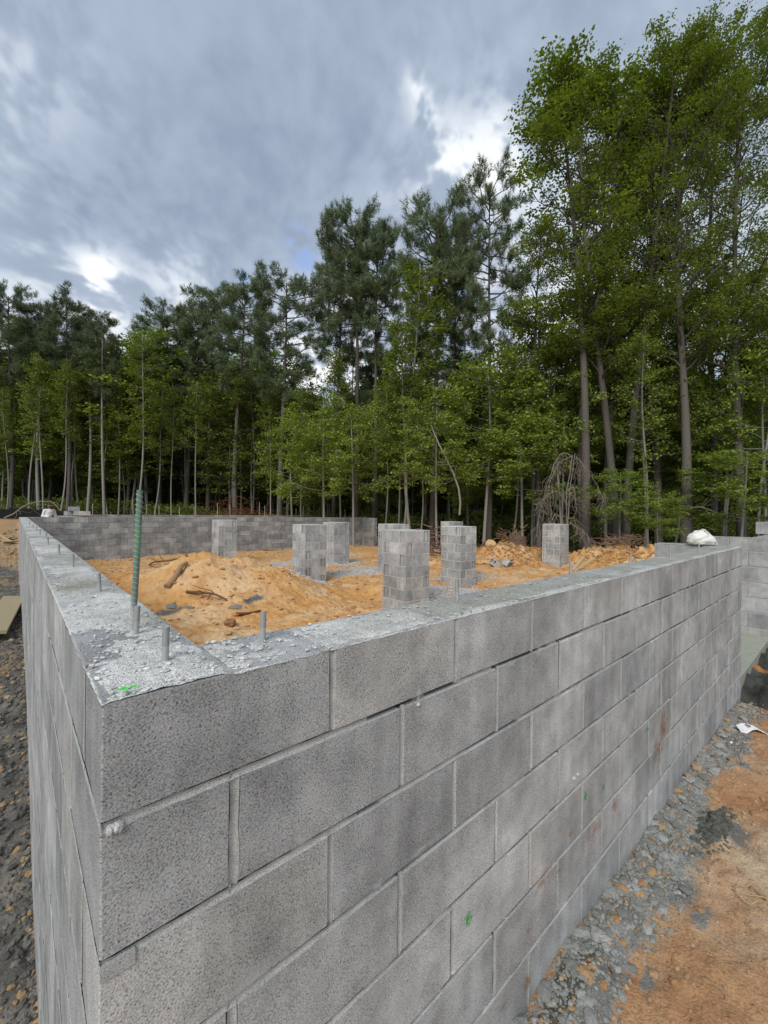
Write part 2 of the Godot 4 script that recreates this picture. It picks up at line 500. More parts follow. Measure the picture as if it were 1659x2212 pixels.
func scatter(called: String, m: Mesh, count: int, place: Callable, size: Vector2, color: Callable, sink := 0.3) -> void:
	var xf := []
	var cols := []
	var tries := 0
	while xf.size() < count and tries < count * 12:
		tries += 1
		var p = place.call()
		if p == null:
			continue
		var s := size.x * pow(size.y / size.x, pow(rng.randf(), 2.2))
		var bs := Basis(Vector3.UP, rf(0, TAU)) * Basis(Vector3.RIGHT, rf(-0.5, 0.5)) * Basis.from_scale(Vector3(s * rf(0.7, 1.3), s * rf(0.6, 1.0), s * rf(0.7, 1.3)))
		xf.append(Transform3D(bs, Vector3(p.x, height(p.x, p.z) + s * (0.5 - sink), p.z)))
		cols.append(color.call(p))
	var o := many(called, m, M.clod, xf, cols, self)
	o.set_meta("label", called.replace("_", " ") + " strewn on the ground")
	o.set_meta("category", "stones")

func make_scatter() -> void:
	var s := [stone_mesh(1), stone_mesh(2, 0.55), stone_mesh(3, 0.8)]
	var greycol := func(p): return Color(0.42, 0.44, 0.43).lerp(Color(0.22, 0.225, 0.21), rng.randf()) if rng.randf() < 0.93 else Color(0.5, 0.32, 0.17)
	var band := func():
		var x := rf(0.9, 4.9); var r := -absf(rng.randfn(0, 0.11)) - 0.005
		if bump2(x, r, 2.72, -0.235, 0.24, 0.075) > 0.35: return null
		var e := r + nz.get_noise_2d(x * 12.0 + 40.0, r * 12.0) * 0.30
		return Vector3(x, 0, -r) if e > -0.28 else null
	scatter("concrete_crumbs", s[0], 11000, band, Vector2(0.0025, 0.010), greycol)
	scatter("mortar_crumbs", s[1], 650, band, Vector2(0.008, 0.032), greycol)
	var any := func():
		var q := Vector3(rf(0.9, 5.2), 0, rf(0.0, 0.75))
		return null if bump2(q.x, -q.z, 2.72, -0.235, 0.26, 0.08) > 0.3 else q
	scatter("clay_crumbs", s[2], 2200, any, Vector2(0.002, 0.012), func(p): return Color(0.42, 0.24, 0.12).lerp(Color(0.55, 0.45, 0.33), rng.randf()))
	var wet := func(): return Vector3(2.72 + rng.randfn(0, 0.10), 0, 0.235 + rng.randfn(0, 0.028))
	scatter("wet_mortar_lumps", s[1], 700, wet, Vector2(0.004, 0.016), func(p): return Color(0.10, 0.105, 0.09).lerp(Color(0.17, 0.175, 0.155), rng.randf()))
	scatter("clay_lumps", s[0], 260, any, Vector2(0.008, 0.028), func(p): return Color(0.44, 0.25, 0.125).lerp(Color(0.52, 0.36, 0.22), rng.randf()), 0.5)
	var left := func(): return Vector3(-pow(rng.randf(), 1.6) * 1.2 - 0.01, 0, -rf(0.9, 9.0))
	scatter("mud_clods", s[2], 9000, left, Vector2(0.005, 0.026), func(p): return (Color(0.10, 0.098, 0.09).lerp(Color(0.26, 0.25, 0.23), rng.randf()) if rng.randf() < 0.85 else Color(0.42, 0.29, 0.16)))
	scatter("tan_stones", s[0], 70, left, Vector2(0.012, 0.05), func(p): return Color(0.42, 0.28, 0.14).lerp(Color(0.5, 0.42, 0.3), rng.randf()), 0.2)
	var inn := func(): return Vector3(rf(0.3, 14.0), 0, -rf(1.5, 16.8))
	scatter("orange_clods", s[1], 9000, inn, Vector2(0.008, 0.05), func(p): return Color(0.62, 0.31, 0.11).lerp(Color(0.66, 0.44, 0.24), rng.randf()))
	var heap := func():
		var m: Array = heaps[rng.randi() % heaps.size()]
		return Vector3(m[0] + rng.randfn(0, m[2] * 0.8), 0, -(m[1] + rng.randfn(0, m[3] * 0.8)))
	scatter("spoil_clods", s[2], 4500, heap, Vector2(0.015, 0.06), func(p): return Color(0.56, 0.30, 0.11).lerp(Color(0.42, 0.27, 0.15), rng.randf()))
	var stones := func():
		var g: Array = gravel[rng.randi() % gravel.size()]
		return Vector3(g[0] + rng.randfn(0, g[2] * 0.55), 0, -(g[1] + rng.randfn(0, g[3] * 0.55)))
	scatter("gravel", s[0], 7000, stones, Vector2(0.012, 0.035), func(p): return Color(0.48, 0.48, 0.47).lerp(Color(0.72, 0.72, 0.71), rng.randf()))
	var rub := func(): return Vector3(rf(-14.0, 0.0), 0, -rf(15.0, 30.0))
	scatter("clearing_clods", s[2], 1500, rub, Vector2(0.04, 0.14), func(p): return Color(0.5, 0.3, 0.15).lerp(Color(0.4, 0.33, 0.24), rng.randf()))

# ------------------------------------------------------------------ blocks and walls
var blocks := {}

func block_mesh(l: float, seed_: int, flanged := false) -> ArrayMesh:
	# along x, centred; chamfered and slightly out of true; flanged: the x ends are recessed between two ribs
	var g := RandomNumberGenerator.new(); g.seed = seed_
	var b := Mb.new()
	var hx := l / 2; var hy := 0.0966; var hzz := TH / 2
	var P := {}
	for sx in [-1, 1]:
		for sy in [-1, 1]:
			for sz in [-1, 1]:
				var ch := g.randf_range(0.002, 0.0055)
				var o := Vector3(sx * (hx + g.randf_range(-0.0015, 0.0015)), sy * (hy + g.randf_range(-0.0018, 0.0018)), sz * (hzz + g.randf_range(-0.0008, 0.0008)))
				var key := Vector3i(sx, sy, sz)
				P[key] = [o - Vector3(0, sy, sz) * ch, o - Vector3(sx, 0, sz) * ch, o - Vector3(sx, sy, 0) * ch]
	var W := Color.WHITE
	for s in [-1, 1]:
		# faces across x, y, z
		for axis in 3:
			var a1 := (axis + 1) % 3
			var a2 := (axis + 2) % 3
			var q := []
			for uv in [[-1, -1], [-1, 1], [1, 1], [1, -1]]:
				var k := Vector3i.ZERO
				k[axis] = s; k[a1] = uv[0]; k[a2] = uv[1]
				q.append(P[k][axis])
			if s < 0:
				q.reverse()
			if axis == 0 and flanged:
				continue
			b.quad(q[0], q[1], q[2], q[3], W)
	for axis in 3:
		var a1 := (axis + 1) % 3
		var a2 := (axis + 2) % 3
		for s1 in [-1, 1]:
			for s2 in [-1, 1]:
				var k0 := Vector3i.ZERO; var k1 := Vector3i.ZERO
				k0[axis] = -1; k1[axis] = 1
				for k in [0]:
					k0[a1] = s1; k0[a2] = s2; k1[a1] = s1; k1[a2] = s2
				var A: Vector3 = P[k0][a1]; var B: Vector3 = P[k1][a1]; var C: Vector3 = P[k1][a2]; var D: Vector3 = P[k0][a2]
				if s1 * s2 > 0:
					b.quad(A, D, C, B, W)
				else:
					b.quad(A, B, C, D, W)
	for k in P:
		var q: Array = P[k]
		if k.x * k.y * k.z > 0:
			b.tri3(q[0], q[2], q[1], W)
		else:
			b.tri3(q[0], q[1], q[2], W)
	if flanged:
		for s in [-1.0, 1.0]:
			var zs := [-hzz + 0.004, -0.056, -0.054, -0.034, -0.032, 0.032, 0.034, 0.054, 0.056, hzz - 0.004]
			var xs2 := [hx, hx, hx - 0.03, hx - 0.03, hx - 0.008, hx - 0.008, hx - 0.03, hx - 0.03, hx, hx]
			for k in 9:
				var a := Vector3(s * xs2[k], hy - 0.004, zs[k]); var d := Vector3(s * xs2[k + 1], hy - 0.004, zs[k + 1])
				var a2_ := a - Vector3(0, 2 * hy - 0.008, 0); var d2 := d - Vector3(0, 2 * hy - 0.008, 0)
				if s > 0:
					b.quad(d, a, a2_, d2, W)
				else:
					b.quad(a, d, d2, a2_, W)
	return b.mesh()

func get_block(l: float, flanged := false) -> Mesh:
	var key := "%.3f%s" % [l, flanged]
	if not blocks.has(key):
		var a := []
		for k in 4:
			a.append(block_mesh(l, 100 + k, flanged))
		blocks[key] = a
	return blocks[key][rng.randi() % 4]

# spans of one course: [start, length]
func course(from: float, to: float) -> Array:
	var out := []
	var s := from
	if from < -0.01:
		out.append([0.0, from + BM])
		s = from + BM
	while s < to - 0.05:
		var l := minf(BM, to - s)
		if to - s - l > 0.01 and to - s - l < 0.15:
			l = to - s
		out.append([s, l])
		s += l
	return out

func bed_y(i: int) -> float:        # the joint under course i (0 = top)
	return BED - CH * i

# A wall of blocks. dir 0 runs along +x, dir 1 along -z. odd/even: where a course starts. out_side: +1 / -1 across.
func wall(called: String, label: String, origin: Vector3, dir: int, n: float, courses: int, starts: Array, singles: int, gaps: float, fine: float, bright := 0) -> Node3D:
	var o := thing(called, label, "wall", origin)
	var along := Vector3(1, 0, 0) if dir == 0 else Vector3(0, 0, -1)
	var across := Vector3(0, 0, -1) if dir == 0 else Vector3(1, 0, 0)
	var basis_ := Basis() if dir == 0 else Basis(Vector3.UP, PI / 2)
	var rest := Mb.new()
	var mort := Mb.new()
	var placed := 0
	for i in courses:
		var top_y := (TOP - 0.008) if i == 0 else bed_y(i - 1) - 0.005
		var bot_y := bed_y(i) + 0.005
		var ends: float = n
		for sp in course(starts[i % 2], ends):
			var loose := 0.25 if dir == 1 else 1.0
			var b0: float = sp[0] + (0.0 if sp[0] < 0.001 else 0.005)
			var b1: float = sp[0] + sp[1] - (0.0 if sp[0] + sp[1] > n - 0.001 else 0.005)
			if absf(sp[0] - BM / 2) < 0.001 and starts[i % 2] > 0.1:
				b0 -= 0.004
			var mid: Vector3 = along * ((b0 + b1) / 2) + across * (TH / 2 + rf(-0.0010, 0.0010) * loose)
			mid.y = (top_y + bot_y) / 2
			var m := get_block(snappedf(b1 - b0, 0.001))
			var bs := basis_ * Basis(Vector3.UP, rf(-0.003, 0.003) * loose) * Basis(Vector3.RIGHT, rf(-0.003, 0.003) * loose) * Basis.from_scale(Vector3(1, (top_y - bot_y) / 0.1932, 1))
			var tone := rng.randi() % 4 if bright == 0 else 5 + rng.randi() % 4  # bright picks darker tones: shade on the far walls painted into the blocks
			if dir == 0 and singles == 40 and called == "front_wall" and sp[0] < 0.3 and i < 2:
				tone = 2  # shade at the near corner, painted in as a darker block tone
			if sp[0] < singles * BM:
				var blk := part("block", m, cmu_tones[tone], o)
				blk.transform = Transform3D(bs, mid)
			else:
				var ar := m.surface_get_arrays(0)
				var k0 := rest.v.size()
				for k in ar[Mesh.ARRAY_VERTEX].size():
					rest.v.append(bs * ar[Mesh.ARRAY_VERTEX][k] + mid)
					rest.n.append((basis_ * ar[Mesh.ARRAY_NORMAL][k]))
					rest.c.append(Color.WHITE)
				for k in ar[Mesh.ARRAY_INDEX]:
					rest.i.append(k0 + k)
	if rest.v.size():
		part("farther_blocks", rest.mesh(), cmu_tones[0], o, Vector3.ZERO, "stuff")
	# mortar: a recessed heart and tooled strips in the joints of both faces
	var e0 := maxf(0.0, minf(starts[0], starts[1]))
	var base_y := bed_y(courses - 1)
	var c0 := along * (e0 + 0.03) + across * 0.03
	var c1 := along * (n - 0.03) + across * (TH - 0.03)
	var heart := Mb.new()
	heart.box(Vector3(minf(c0.x, c1.x), base_y, minf(c0.z, c1.z)), Vector3(maxf(c0.x, c1.x), TOP - 0.02, maxf(c0.z, c1.z)), Color.WHITE)
	part("mortar_bed", heart.mesh(), M.core, o)
	for f in [0, 1]:
		var face := across * (0.0 if f == 0 else TH)
		var nn := -across if f == 0 else across
		for i in courses:
			var y := bed_y(i)
			var s := maxf(0.0, minf(starts[i % 2], starts[(i + 1) % 2]))
			var ringv := -1
			while s < n - 0.001:
				var step := clampf(fine * (1.0 + s * 0.6), 0.015, 0.12)
				var gap := gaps > 0 and s > 0.5 and nz2.get_noise_2d(s * 38.0 + f * 50.0, i * 37.0) + (0.12 if i == 0 else 0.0) > gaps
				var deep := 0.028 if gap else 0.0
				ringv = strip_ring(mort, along * s + face + Vector3(0, y, 0), along, Vector3.UP, nn, deep, ringv, dir + f)
				s += step
			strip_ring(mort, along * (n - 0.003) + face + Vector3(0, y, 0), along, Vector3.UP, nn, 0.0, ringv, dir + f)
			# head joints
			var top_y := (TOP - 0.008) if i == 0 else bed_y(i - 1)
			for sp in course(starts[i % 2], n):
				if sp[0] < 0.001 + maxf(0.0, minf(starts[0], starts[1])):
					continue
				var rv := -1
				var at_corner: bool = absf(sp[0] - BM / 2) < 0.001 and starts[i % 2] > 0.1
				var raked := 0.007 if rng.randf() < 0.2 else 0.001
				for k in 7:
					rv = strip_ring(mort, along * (sp[0] - (0.0045 if at_corner else 0.0)) + face + Vector3(0, lerpf(y, top_y, k / 6.0), 0), Vector3.UP, along, nn, (0.0 if at_corner else raked) if k > 0 else 0.003, rv, dir + f, 0.001 if at_corner else 0.0)
	part("mortar_joints", mort.mesh(), M.mortar, o)
	return o

func strip_ring(b: Mb, p: Vector3, along: Vector3, side: Vector3, nn: Vector3, deep: float, prev: int, flip: int, wider := 0.0) -> int:
	var k := b.v.size()
	var w0 := 0.0062 + rf(0.0, 0.0030) + wider
	var w1 := 0.0062 + rf(0.0, 0.0030) + wider
	if deep > 0.005:
		w0 = 0.0058; w1 = 0.0058
	var prof := [[-w0, 0.0006 - deep], [-w0 * 0.6, -0.0018 - deep], [0.0, -0.0034 - deep], [w1 * 0.6, -0.0018 - deep], [w1, 0.0006 - deep]]
	if flip == 1:
		for q in prof:
			q[1] = q[1] * 0.4
	var sl := [0.65, 0.45, 0.0, -0.45, -0.65]
	for t in 5:
		b.v.append(p + side * prof[t][0] + nn * (prof[t][1] + rf(-0.0004, 0.0004)))
		b.n.append((nn + side * sl[t]).normalized())
		b.c.append(Color.WHITE)
	if prev >= 0:
		var cw := side.cross(along).dot(nn) > 0
		for t in 4:
			var q := [prev + t, prev + t + 1, k + t + 1, k + t]
			if cw:
				b.i.append_array([q[0], q[3], q[2], q[0], q[2], q[1]])
			else:
				b.i.append_array([q[0], q[1], q[2], q[0], q[2], q[3]])
	return k

func grout_color(x: float, r: float, e: float) -> Color:
	# e: 0 at the outer edge of the wall, 1 at the inner
	var d := maxf(x, r)
	var n1 := nz.get_noise_2d(x * 30.0, r * 30.0)
	var n2 := nz2.get_noise_2d(x * 90.0, r * 90.0)
	var white := Color(0.98, 0.995, 0.97)
	var green := Color(0.47, 0.475, 0.395)
	var t := clampf(sstep(0.22, 0.8, d + n1 * 0.5) * 0.75 + n2 * 0.22, 0, 1)
	if x < 0.25 and r > 0.5:
		t = clampf(0.35 + n1 * 0.9 + n2 * 0.4, 0, 1)
	t *= 1.0 - 0.8 * (1.0 - sstep(0.05, 0.22, e + n1 * 0.12)) 
	return white.lerp(green, t)

func grout(parent: Node3D, x0: float, x1: float, r0: float, r1: float, long_axis: int) -> void:
	# a rough, slightly crowned skin of concrete over the block tops; coordinates are world x and -z
	var la := r1 - r0 if long_axis == 1 else x1 - x0
	var start := r0 if long_axis == 1 else x0
	var al := PackedFloat32Array()
	var s := 0.0
	while s < la:
		al.append(start + s)
		s += clampf(0.005 + maxf(0.0, start + s - 0.4) * 0.008, 0.005, 0.06)
	al.append(start + la)
	var lo := x0 if long_axis == 1 else r0
	var hi := x1 if long_axis == 1 else r1
	var m := 36
	var b := Mb.new()
	var w := m + 3
	for a in al:
		for j in w:
			var u := clampf((j - 1.0) / m, 0.0, 1.0)
			var e := lerpf(lo, hi, u)
			var x := e if long_axis == 1 else a
			var r := a if long_axis == 1 else e
			var ragged := 0.0025 * nz2.get_noise_2d(a * 260.0, 10.0 if u < 0.5 else 90.0)
			if j <= 1:
				e = lo - 0.0012 - ragged
			elif j >= w - 2:
				e = hi + 0.0012 + ragged
			var y := TOP - 0.005
			y += nzc.get_noise_2d(x * 420.0, r * 420.0) * 0.0026 + nz2.get_noise_2d(x * 330.0, r * 330.0) * 0.0034 + nz.get_noise_2d(x * 60.0, r * 60.0) * 0.005
			y -= 0.004 * pow(absf(u * 2.0 - 1.0), 6.0)
			if j == 0 or j == w - 1:
				y = TOP - 0.0125 + 0.003 * nz2.get_noise_2d(a * 300.0, 40.0)
			x = e if long_axis == 1 else a
			r = a if long_axis == 1 else e
			b.v.append(Vector3(x, y, -r))
			b.c.append(grout_color(x, r, u if lo < 0.05 else 0.5))
	b.n.resize(b.v.size())
	for k in al.size():
		for j in w:
			var da := b.v[mini(k + 1, al.size() - 1) * w + j] - b.v[maxi(k - 1, 0) * w + j]
			var de := b.v[k * w + mini(j + 1, w - 1)] - b.v[k * w + maxi(j - 1, 0)]
			var nn := da.cross(de).normalized()
			if nn.y < 0:
				nn = -nn
			b.n[k * w + j] = nn
	for k in al.size() - 1:
		for j in w - 1:
			var q := k * w + j
			if long_axis == 1:
				b.i.append_array([q, q + w, q + w + 1, q, q + w + 1, q + 1])
			else:
				b.i.append_array([q, q + 1, q + w + 1, q, q + w + 1, q + w])
	var g := part("grout_top", b.mesh(), M.grout, parent)
	g.global_position = Vector3.ZERO

func grout_pebbles(parent: Node3D, place: Callable, count: int) -> void:
	var xf := []
	var cols := []
	for k in count:
		var p: Vector2 = place.call()
		var sz := 0.0013 + 0.0040 * pow(rng.randf(), 3.0)
		var bs := Basis(Vector3.UP, rf(0, TAU)) * Basis.from_scale(Vector3(sz * rf(0.8, 1.4), sz * 0.75, sz * rf(0.8, 1.4)))
		xf.append(Transform3D(bs, Vector3(p.x, TOP - 0.0042, -p.y) - parent.position))
		var c := grout_color(p.x, p.y, 0.5)
		cols.append(c * rf(0.6, 0.95))
	many("pebbles", stone_mesh(9, 0.8), M.clod, xf, cols, parent)

func decal(parent: Node3D, called: String, mid: Vector3, u: Vector3, w: Vector3, nn: Vector3, su: float, sw: float, col: Color, amount: float, seed_: int, label := "") -> void:
	# a thin film of paint or clay with a ragged, fading edge, lying on a surface
	var b := Mb.new()
	var N := 26
	for j in N + 1:
		for i in N + 1:
			var a := i / float(N) * 2 - 1
			var c := j / float(N) * 2 - 1
			var d := sqrt(a * a + c * c)
			var n := nz2.get_noise_2d(a * 30.0 + seed_ * 31.0, c * 30.0) + 0.5 * nzc.get_noise_2d(a * 90.0 + seed_, c * 90.0)
			var al := clampf((1.0 - d * 1.25 + n * 0.9) * amount, 0.0, 0.92) * (1.0 - smoothstep(0.75, 1.0, d))
			b.v.append(mid + u * a * su + w * c * sw + nn * 0.0013)
			b.n.append(nn)
			b.c.append(Color(col.r, col.g, col.b, al))
	for j in N:
		for i in N:
			var q := j * (N + 1) + i
			if u.cross(w).dot(nn) > 0:
				b.i.append_array([q, q + N + 2, q + 1, q, q + N + 1, q + N + 2])
			else:
				b.i.append_array([q, q + 1, q + N + 2, q, q + N + 2, q + N + 1])
	var o := part(called, b.mesh(), M.decal, parent)
	o.global_position = Vector3.ZERO
	if label:
		o.set_meta("label", label)

# where a sight line meets the plane of the front wall (z = 0) or of the left wall (x = 0)
func on_front(px: float, py: float) -> Vector3:
	var d := ray(px, py)
	var e := Vector3(CAMX, EYE, CAMZ)
	return e + d * (-e.z / d.z)

func on_left(px: float, py: float) -> Vector3:
	var d := ray(px, py)
	var e := Vector3(CAMX, EYE, CAMZ)
	return e + d * (-e.x / d.x)

func on_level(px: float, py: float, y: float) -> Vector3:
	var d := ray(px, py)
	var e := Vector3(CAMX, EYE, CAMZ)
	return e + d * ((y - e.y) / d.y)

func make_walls() -> void:
	var half := BM / 2
	var front := wall("front_wall", "nearest grey concrete block wall, its long face running from the corner to the right", Vector3.ZERO, 0, 12.5 * BM, 8, [0.0, half], 40, 0.05, 0.02)
	var left := wall("left_wall", "long grey block wall seen edge on at the left, with bolts along its top", Vector3.ZERO, 1, 42.5 * BM, 10, [half, 0.0], 29, 0.2, 0.02)
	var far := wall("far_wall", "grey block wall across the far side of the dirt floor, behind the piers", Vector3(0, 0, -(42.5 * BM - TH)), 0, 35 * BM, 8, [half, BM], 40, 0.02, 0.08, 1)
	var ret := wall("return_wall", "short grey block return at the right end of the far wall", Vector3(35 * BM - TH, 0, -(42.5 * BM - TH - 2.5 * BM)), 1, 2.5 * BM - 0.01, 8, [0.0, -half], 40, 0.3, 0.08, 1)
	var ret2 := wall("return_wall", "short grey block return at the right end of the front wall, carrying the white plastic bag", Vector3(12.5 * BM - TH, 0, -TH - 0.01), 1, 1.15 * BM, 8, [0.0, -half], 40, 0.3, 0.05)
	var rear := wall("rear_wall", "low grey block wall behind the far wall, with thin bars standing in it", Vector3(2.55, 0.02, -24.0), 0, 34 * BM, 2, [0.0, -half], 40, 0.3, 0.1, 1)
	var pier_end := wall("side_wall", "grey block wall with pale mortar at the right edge, beyond the opening", Vector3(7.3, 0, -0.05), 1, 1.5 * BM, 7, [0.0, -half], 40, 0.6, 0.04)
	var side := wall("side_wall", "shaded grey block wall running off the right edge of the picture", Vector3(7.3 + TH + 0.01, 0, -0.05), 0, 8 * BM, 7, [0.0, -half], 40, 0.3, 0.05)
	grout(left, 0.0, TH, 0.0, 42.5 * BM - 0.001, 1)
	grout(front, TH + 0.002, 12.5 * BM, 0.0, TH, 0)
	grout(ret2, 12.5 * BM - TH, 12.5 * BM, TH + 0.004, TH + 1.15 * BM, 1)
	grout(pier_end, 7.3, 7.3 + TH, 0.05, 0.05 + 1.5 * BM, 1)
	grout(side, 7.3 + TH + 0.012, 7.3 + TH + 8 * BM, 0.05, 0.05 + TH, 0)
	var thin := Mb.new()
	thin.box(Vector3(half, TOP - 0.009, -TH + 0.001), Vector3(35 * BM - 0.002, TOP - 0.002, -0.001), Color(0.62, 0.63, 0.61))
	part("mortar_cap", thin.mesh(), M.grout, far)
	grout_pebbles(left, func(): return Vector2(rf(0.006, TH - 0.006), 0.004 + 1.6 * pow(rng.randf(), 1.8)), 520)
	grout_pebbles(front, func(): return Vector2(TH + 1.8 * pow(rng.randf(), 1.6), rf(0.006, TH - 0.006)), 520)
	# paint and clay on the faces
	var gp := Color(0.04, 0.62, 0.07)
	var p := on_level(272, 1489, TOP + 0.004)
	decal(left, "paint_mark", Vector3(p.x + 0.004, TOP + 0.004, p.z), Vector3(1, 0, 0), Vector3(0, 0, -1), Vector3.UP, 0.026, 0.014, gp, 2.6, 1, "bright green paint spot on the corner")
	for k in [[1021, 1982, 0.03, 0.032], [1271, 1718, 0.026, 0.03], [1403, 1575, 0.05, 0.022], [1310, 1700, 0.02, 0.02]]:
		p = on_front(k[0], k[1])
		decal(front, "paint_mark", p, Vector3(1, 0, 0), Vector3(0, 1, 0), Vector3(0, 0, 1), k[2], k[3], Color(0.05, 0.42, 0.08), 1.3, int(k[0]))
	for k in [[105, 1930, 0.10, 0.03], [88, 1500, 0.2, 0.03]]:
		p = on_left(k[0], k[1])
		decal(left, "paint_mark", p, Vector3(0, 0, 1), Vector3(0, 1, 0), Vector3(-1, 0, 0), k[2], k[3], Color(0.10, 0.40, 0.12), 0.9, int(k[0]))
	for k in [[1437, 1570, 0.10, 0.13, 1.5], [1425, 1620, 0.18, 0.10, 0.9], [1290, 1790, 0.12, 0.10, 0.7], [1180, 1900, 0.10, 0.06, 0.7], [1240, 1800, 0.03, 0.02, 1.6], [1150, 2120, 0.04, 0.05, 1.4], [1335, 1740, 0.10, 0.07, 0.7], [1100, 2170, 0.05, 0.02, 0.6], [1150, 2010, 0.015, 0.015, 1.6], [1215, 1880, 0.02, 0.012, 1.4]]:
		p = on_front(k[0], k[1])
		decal(front, "clay_stain", p, Vector3(1, 0, 0), Vector3(0, 1, 0), Vector3(0, 0, 1), k[2], k[3], Color(0.40, 0.20, 0.085), k[4] * 0.62, int(k[1]))
	# pale mortar smears beside the joints
	for k in 60:
		var sx := rf(0.1, 4.8)
		var i := rng.randi() % 6
		decal(front, "mortar_smear", Vector3(sx, bed_y(i) - rf(-0.02, 0.03), 0), Vector3(1, 0, 0), Vector3(0, 1, 0), Vector3(0, 0, 1), rf(0.03, 0.11), rf(0.012, 0.05), Color(0.60, 0.61, 0.605), rf(0.35, 0.85), k * 7)
	for k in 9:
		decal(front, "damp_stain", Vector3(rf(0.1, 4.5), rf(0.2, 1.3), 0.0003), Vector3(1, 0, 0), Vector3(0, 1, 0), Vector3(0, 0, 1), rf(0.03, 0.10), rf(0.06, 0.1), Color(0.22, 0.22, 0.215), rf(0.15, 0.3), 400 + k * 3)
	# lumps of mortar squeezed out of the joints
	var lump := stone_mesh(5, 0.9)
	for k in [[908, 1521, 0.007], [1245, 1680, 0.008], [1253, 1672, 0.007], [262, 1785, 0.010], [248, 1790, 0.008]]:
		p = on_front(k[0], k[1])
		var o := part("mortar_lump", lump, cmu_tones[4], front, p)
		o.scale = Vector3.ONE * float(k[2])
		o.rotation = Vector3(rf(0, 3), rf(0, 3), 0)
	var tab := Mb.new()
	p = on_front(236, 2092)
	tab.box(Vector3(0.001, p.y - 0.016, -0.004), Vector3(0.046, p.y + 0.006, 0.004), Color.WHITE)
	part("mortar_lump", tab.mesh(), M.mortar, front)
	# smooth wet concrete in the opening
	var pad := Mb.new()
	pad.box(Vector3(5.09, -0.4, -1.2), Vector3(7.29, 0.09, -0.02), Color.WHITE)
	var po := part("concrete_pad", pad.mesh(), M.pad, self)
	tag(po, "smooth grey green concrete pad in the opening right of the front wall", "concrete pad")
	var blk := part("loose_block", block_mesh(0.397, 5), cmu_tones[1], self, Vector3(8.9, TOP + 0.1, -0.15))
	blk.rotation.y = 1.2
	tag(blk, "single loose block standing on the wall at the far right edge", "block")

func pier(px: float, depth: float, courses: int, low: float, label: String, lime := false) -> void:
	# 24 x 24 inch: four blocks round a core in every course; the near edge stands at that bearing
	var c := at(px, depth)
	var o := thing("block_pier", label, "pier", c + Vector3(0.302, 0, -0.302), "block piers on the dirt floor")
	var core := Mb.new()
	core.box(Vector3(-0.25, -0.3, -0.25), Vector3(0.25, TOP - 0.05 - low, 0.25), Color.WHITE)
	part("mortar_core", core.mesh(), M.core, o)
	var mm := Mb.new()
	for i in courses:
		var yb := TOP - 0.04 - low - CH * (i + 1)
		var y := yb + CH / 2
		var fl := i % 2
		for k in 4:
			var ang := k * PI / 2
			var off := Vector3(-0.102 if fl == 0 else 0.102, 0, 0.2045)
			var flg := rng.randf() < 0.6
			var blk := part("block", get_block(0.397, flg), cmu_tones[rng.randi() % 5], o)
			blk.transform = Transform3D(Basis(Vector3.UP, ang + rf(-0.006, 0.006)), Vector3(0, y, 0) + Basis(Vector3.UP, ang) * off)
		mm.box(Vector3(-0.2985, yb - 0.006, -0.2985), Vector3(0.2985, yb + 0.006, 0.2985), Color.WHITE)
		for k in 4:
			var bs := Basis(Vector3.UP, k * PI / 2)
			var jx := 0.1015 if fl == 0 else -0.1015
			var q := Mb.new()
			q.box(Vector3(jx - 0.006, yb, 0.25), Vector3(jx + 0.006, yb + CH, 0.2985), Color.WHITE)
			var k0 := mm.v.size()
			for t in q.v.size():
				mm.v.append(bs * q.v[t]); mm.n.append(bs * q.n[t]); mm.c.append(Color.WHITE)
			for t in q.i:
				mm.i.append(k0 + t)
	mm.box(Vector3(-0.297, TOP - 0.046 - low, -0.297), Vector3(0.297, TOP - 0.034 - low, 0.297), Color.WHITE)
	part("mortar_joints", mm.mesh(), M.lime if lime else M.pale, o)

func make_piers() -> void:
	pier(878, 7.2, 8, 0.0, "block pier nearest the front wall, standing beside a dark pit")
	pier(660, 9.87, 8, 0.0, "block pier just right of the big orange dirt mound")
	pier(472.4, 13.4, 8, -0.01, "leftmost block pier, close to the far wall")
	pier(721.6, 13.0, 8, 0.02, "block pier behind the one right of the dirt mound")
	pier(849, 11.2, 8, 0.0, "block pier half hidden behind the nearest one")
	pier(996.5, 9.8, 8, 0.0, "block pier with white mortar lines, standing in white gravel", true)
	pier(979, 15.6, 8, 0.0, "farthest block pier, only its top showing behind the one in white gravel")
	pier(1210.7, 13.4, 8, 0.0, "rightmost block pier, between the two spoil heaps", true)

# ------------------------------------------------------------------ bolts and bars
func make_bolt() -> Node3D:
	var o := thing("anchor_bolt", "", "bolt")
	var b := Mb.new()
	b.tube(PackedVector3Array([Vector3(0, -0.02, 0), Vector3(0, 0.026, 0)]), PackedFloat32Array([0.0060, 0.0060]), 14, Color.WHITE)
	part("shank", b.mesh(), M.steel, o)
	var t := Mb.new()
	var pts := PackedVector3Array(); var rd := PackedFloat32Array()
	for k in 23:
		pts.append(Vector3(0, 0.0262 + k * 0.00146, 0))
		rd.append(0.0070 if k % 2 == 0 else 0.0050)
	pts.append(Vector3(0, 0.0592, 0)); rd.append(0.0052)
	t.tube(pts, rd, 14, Color.WHITE, true)
	part("thread", t.mesh(), M.steel, o)
	return o

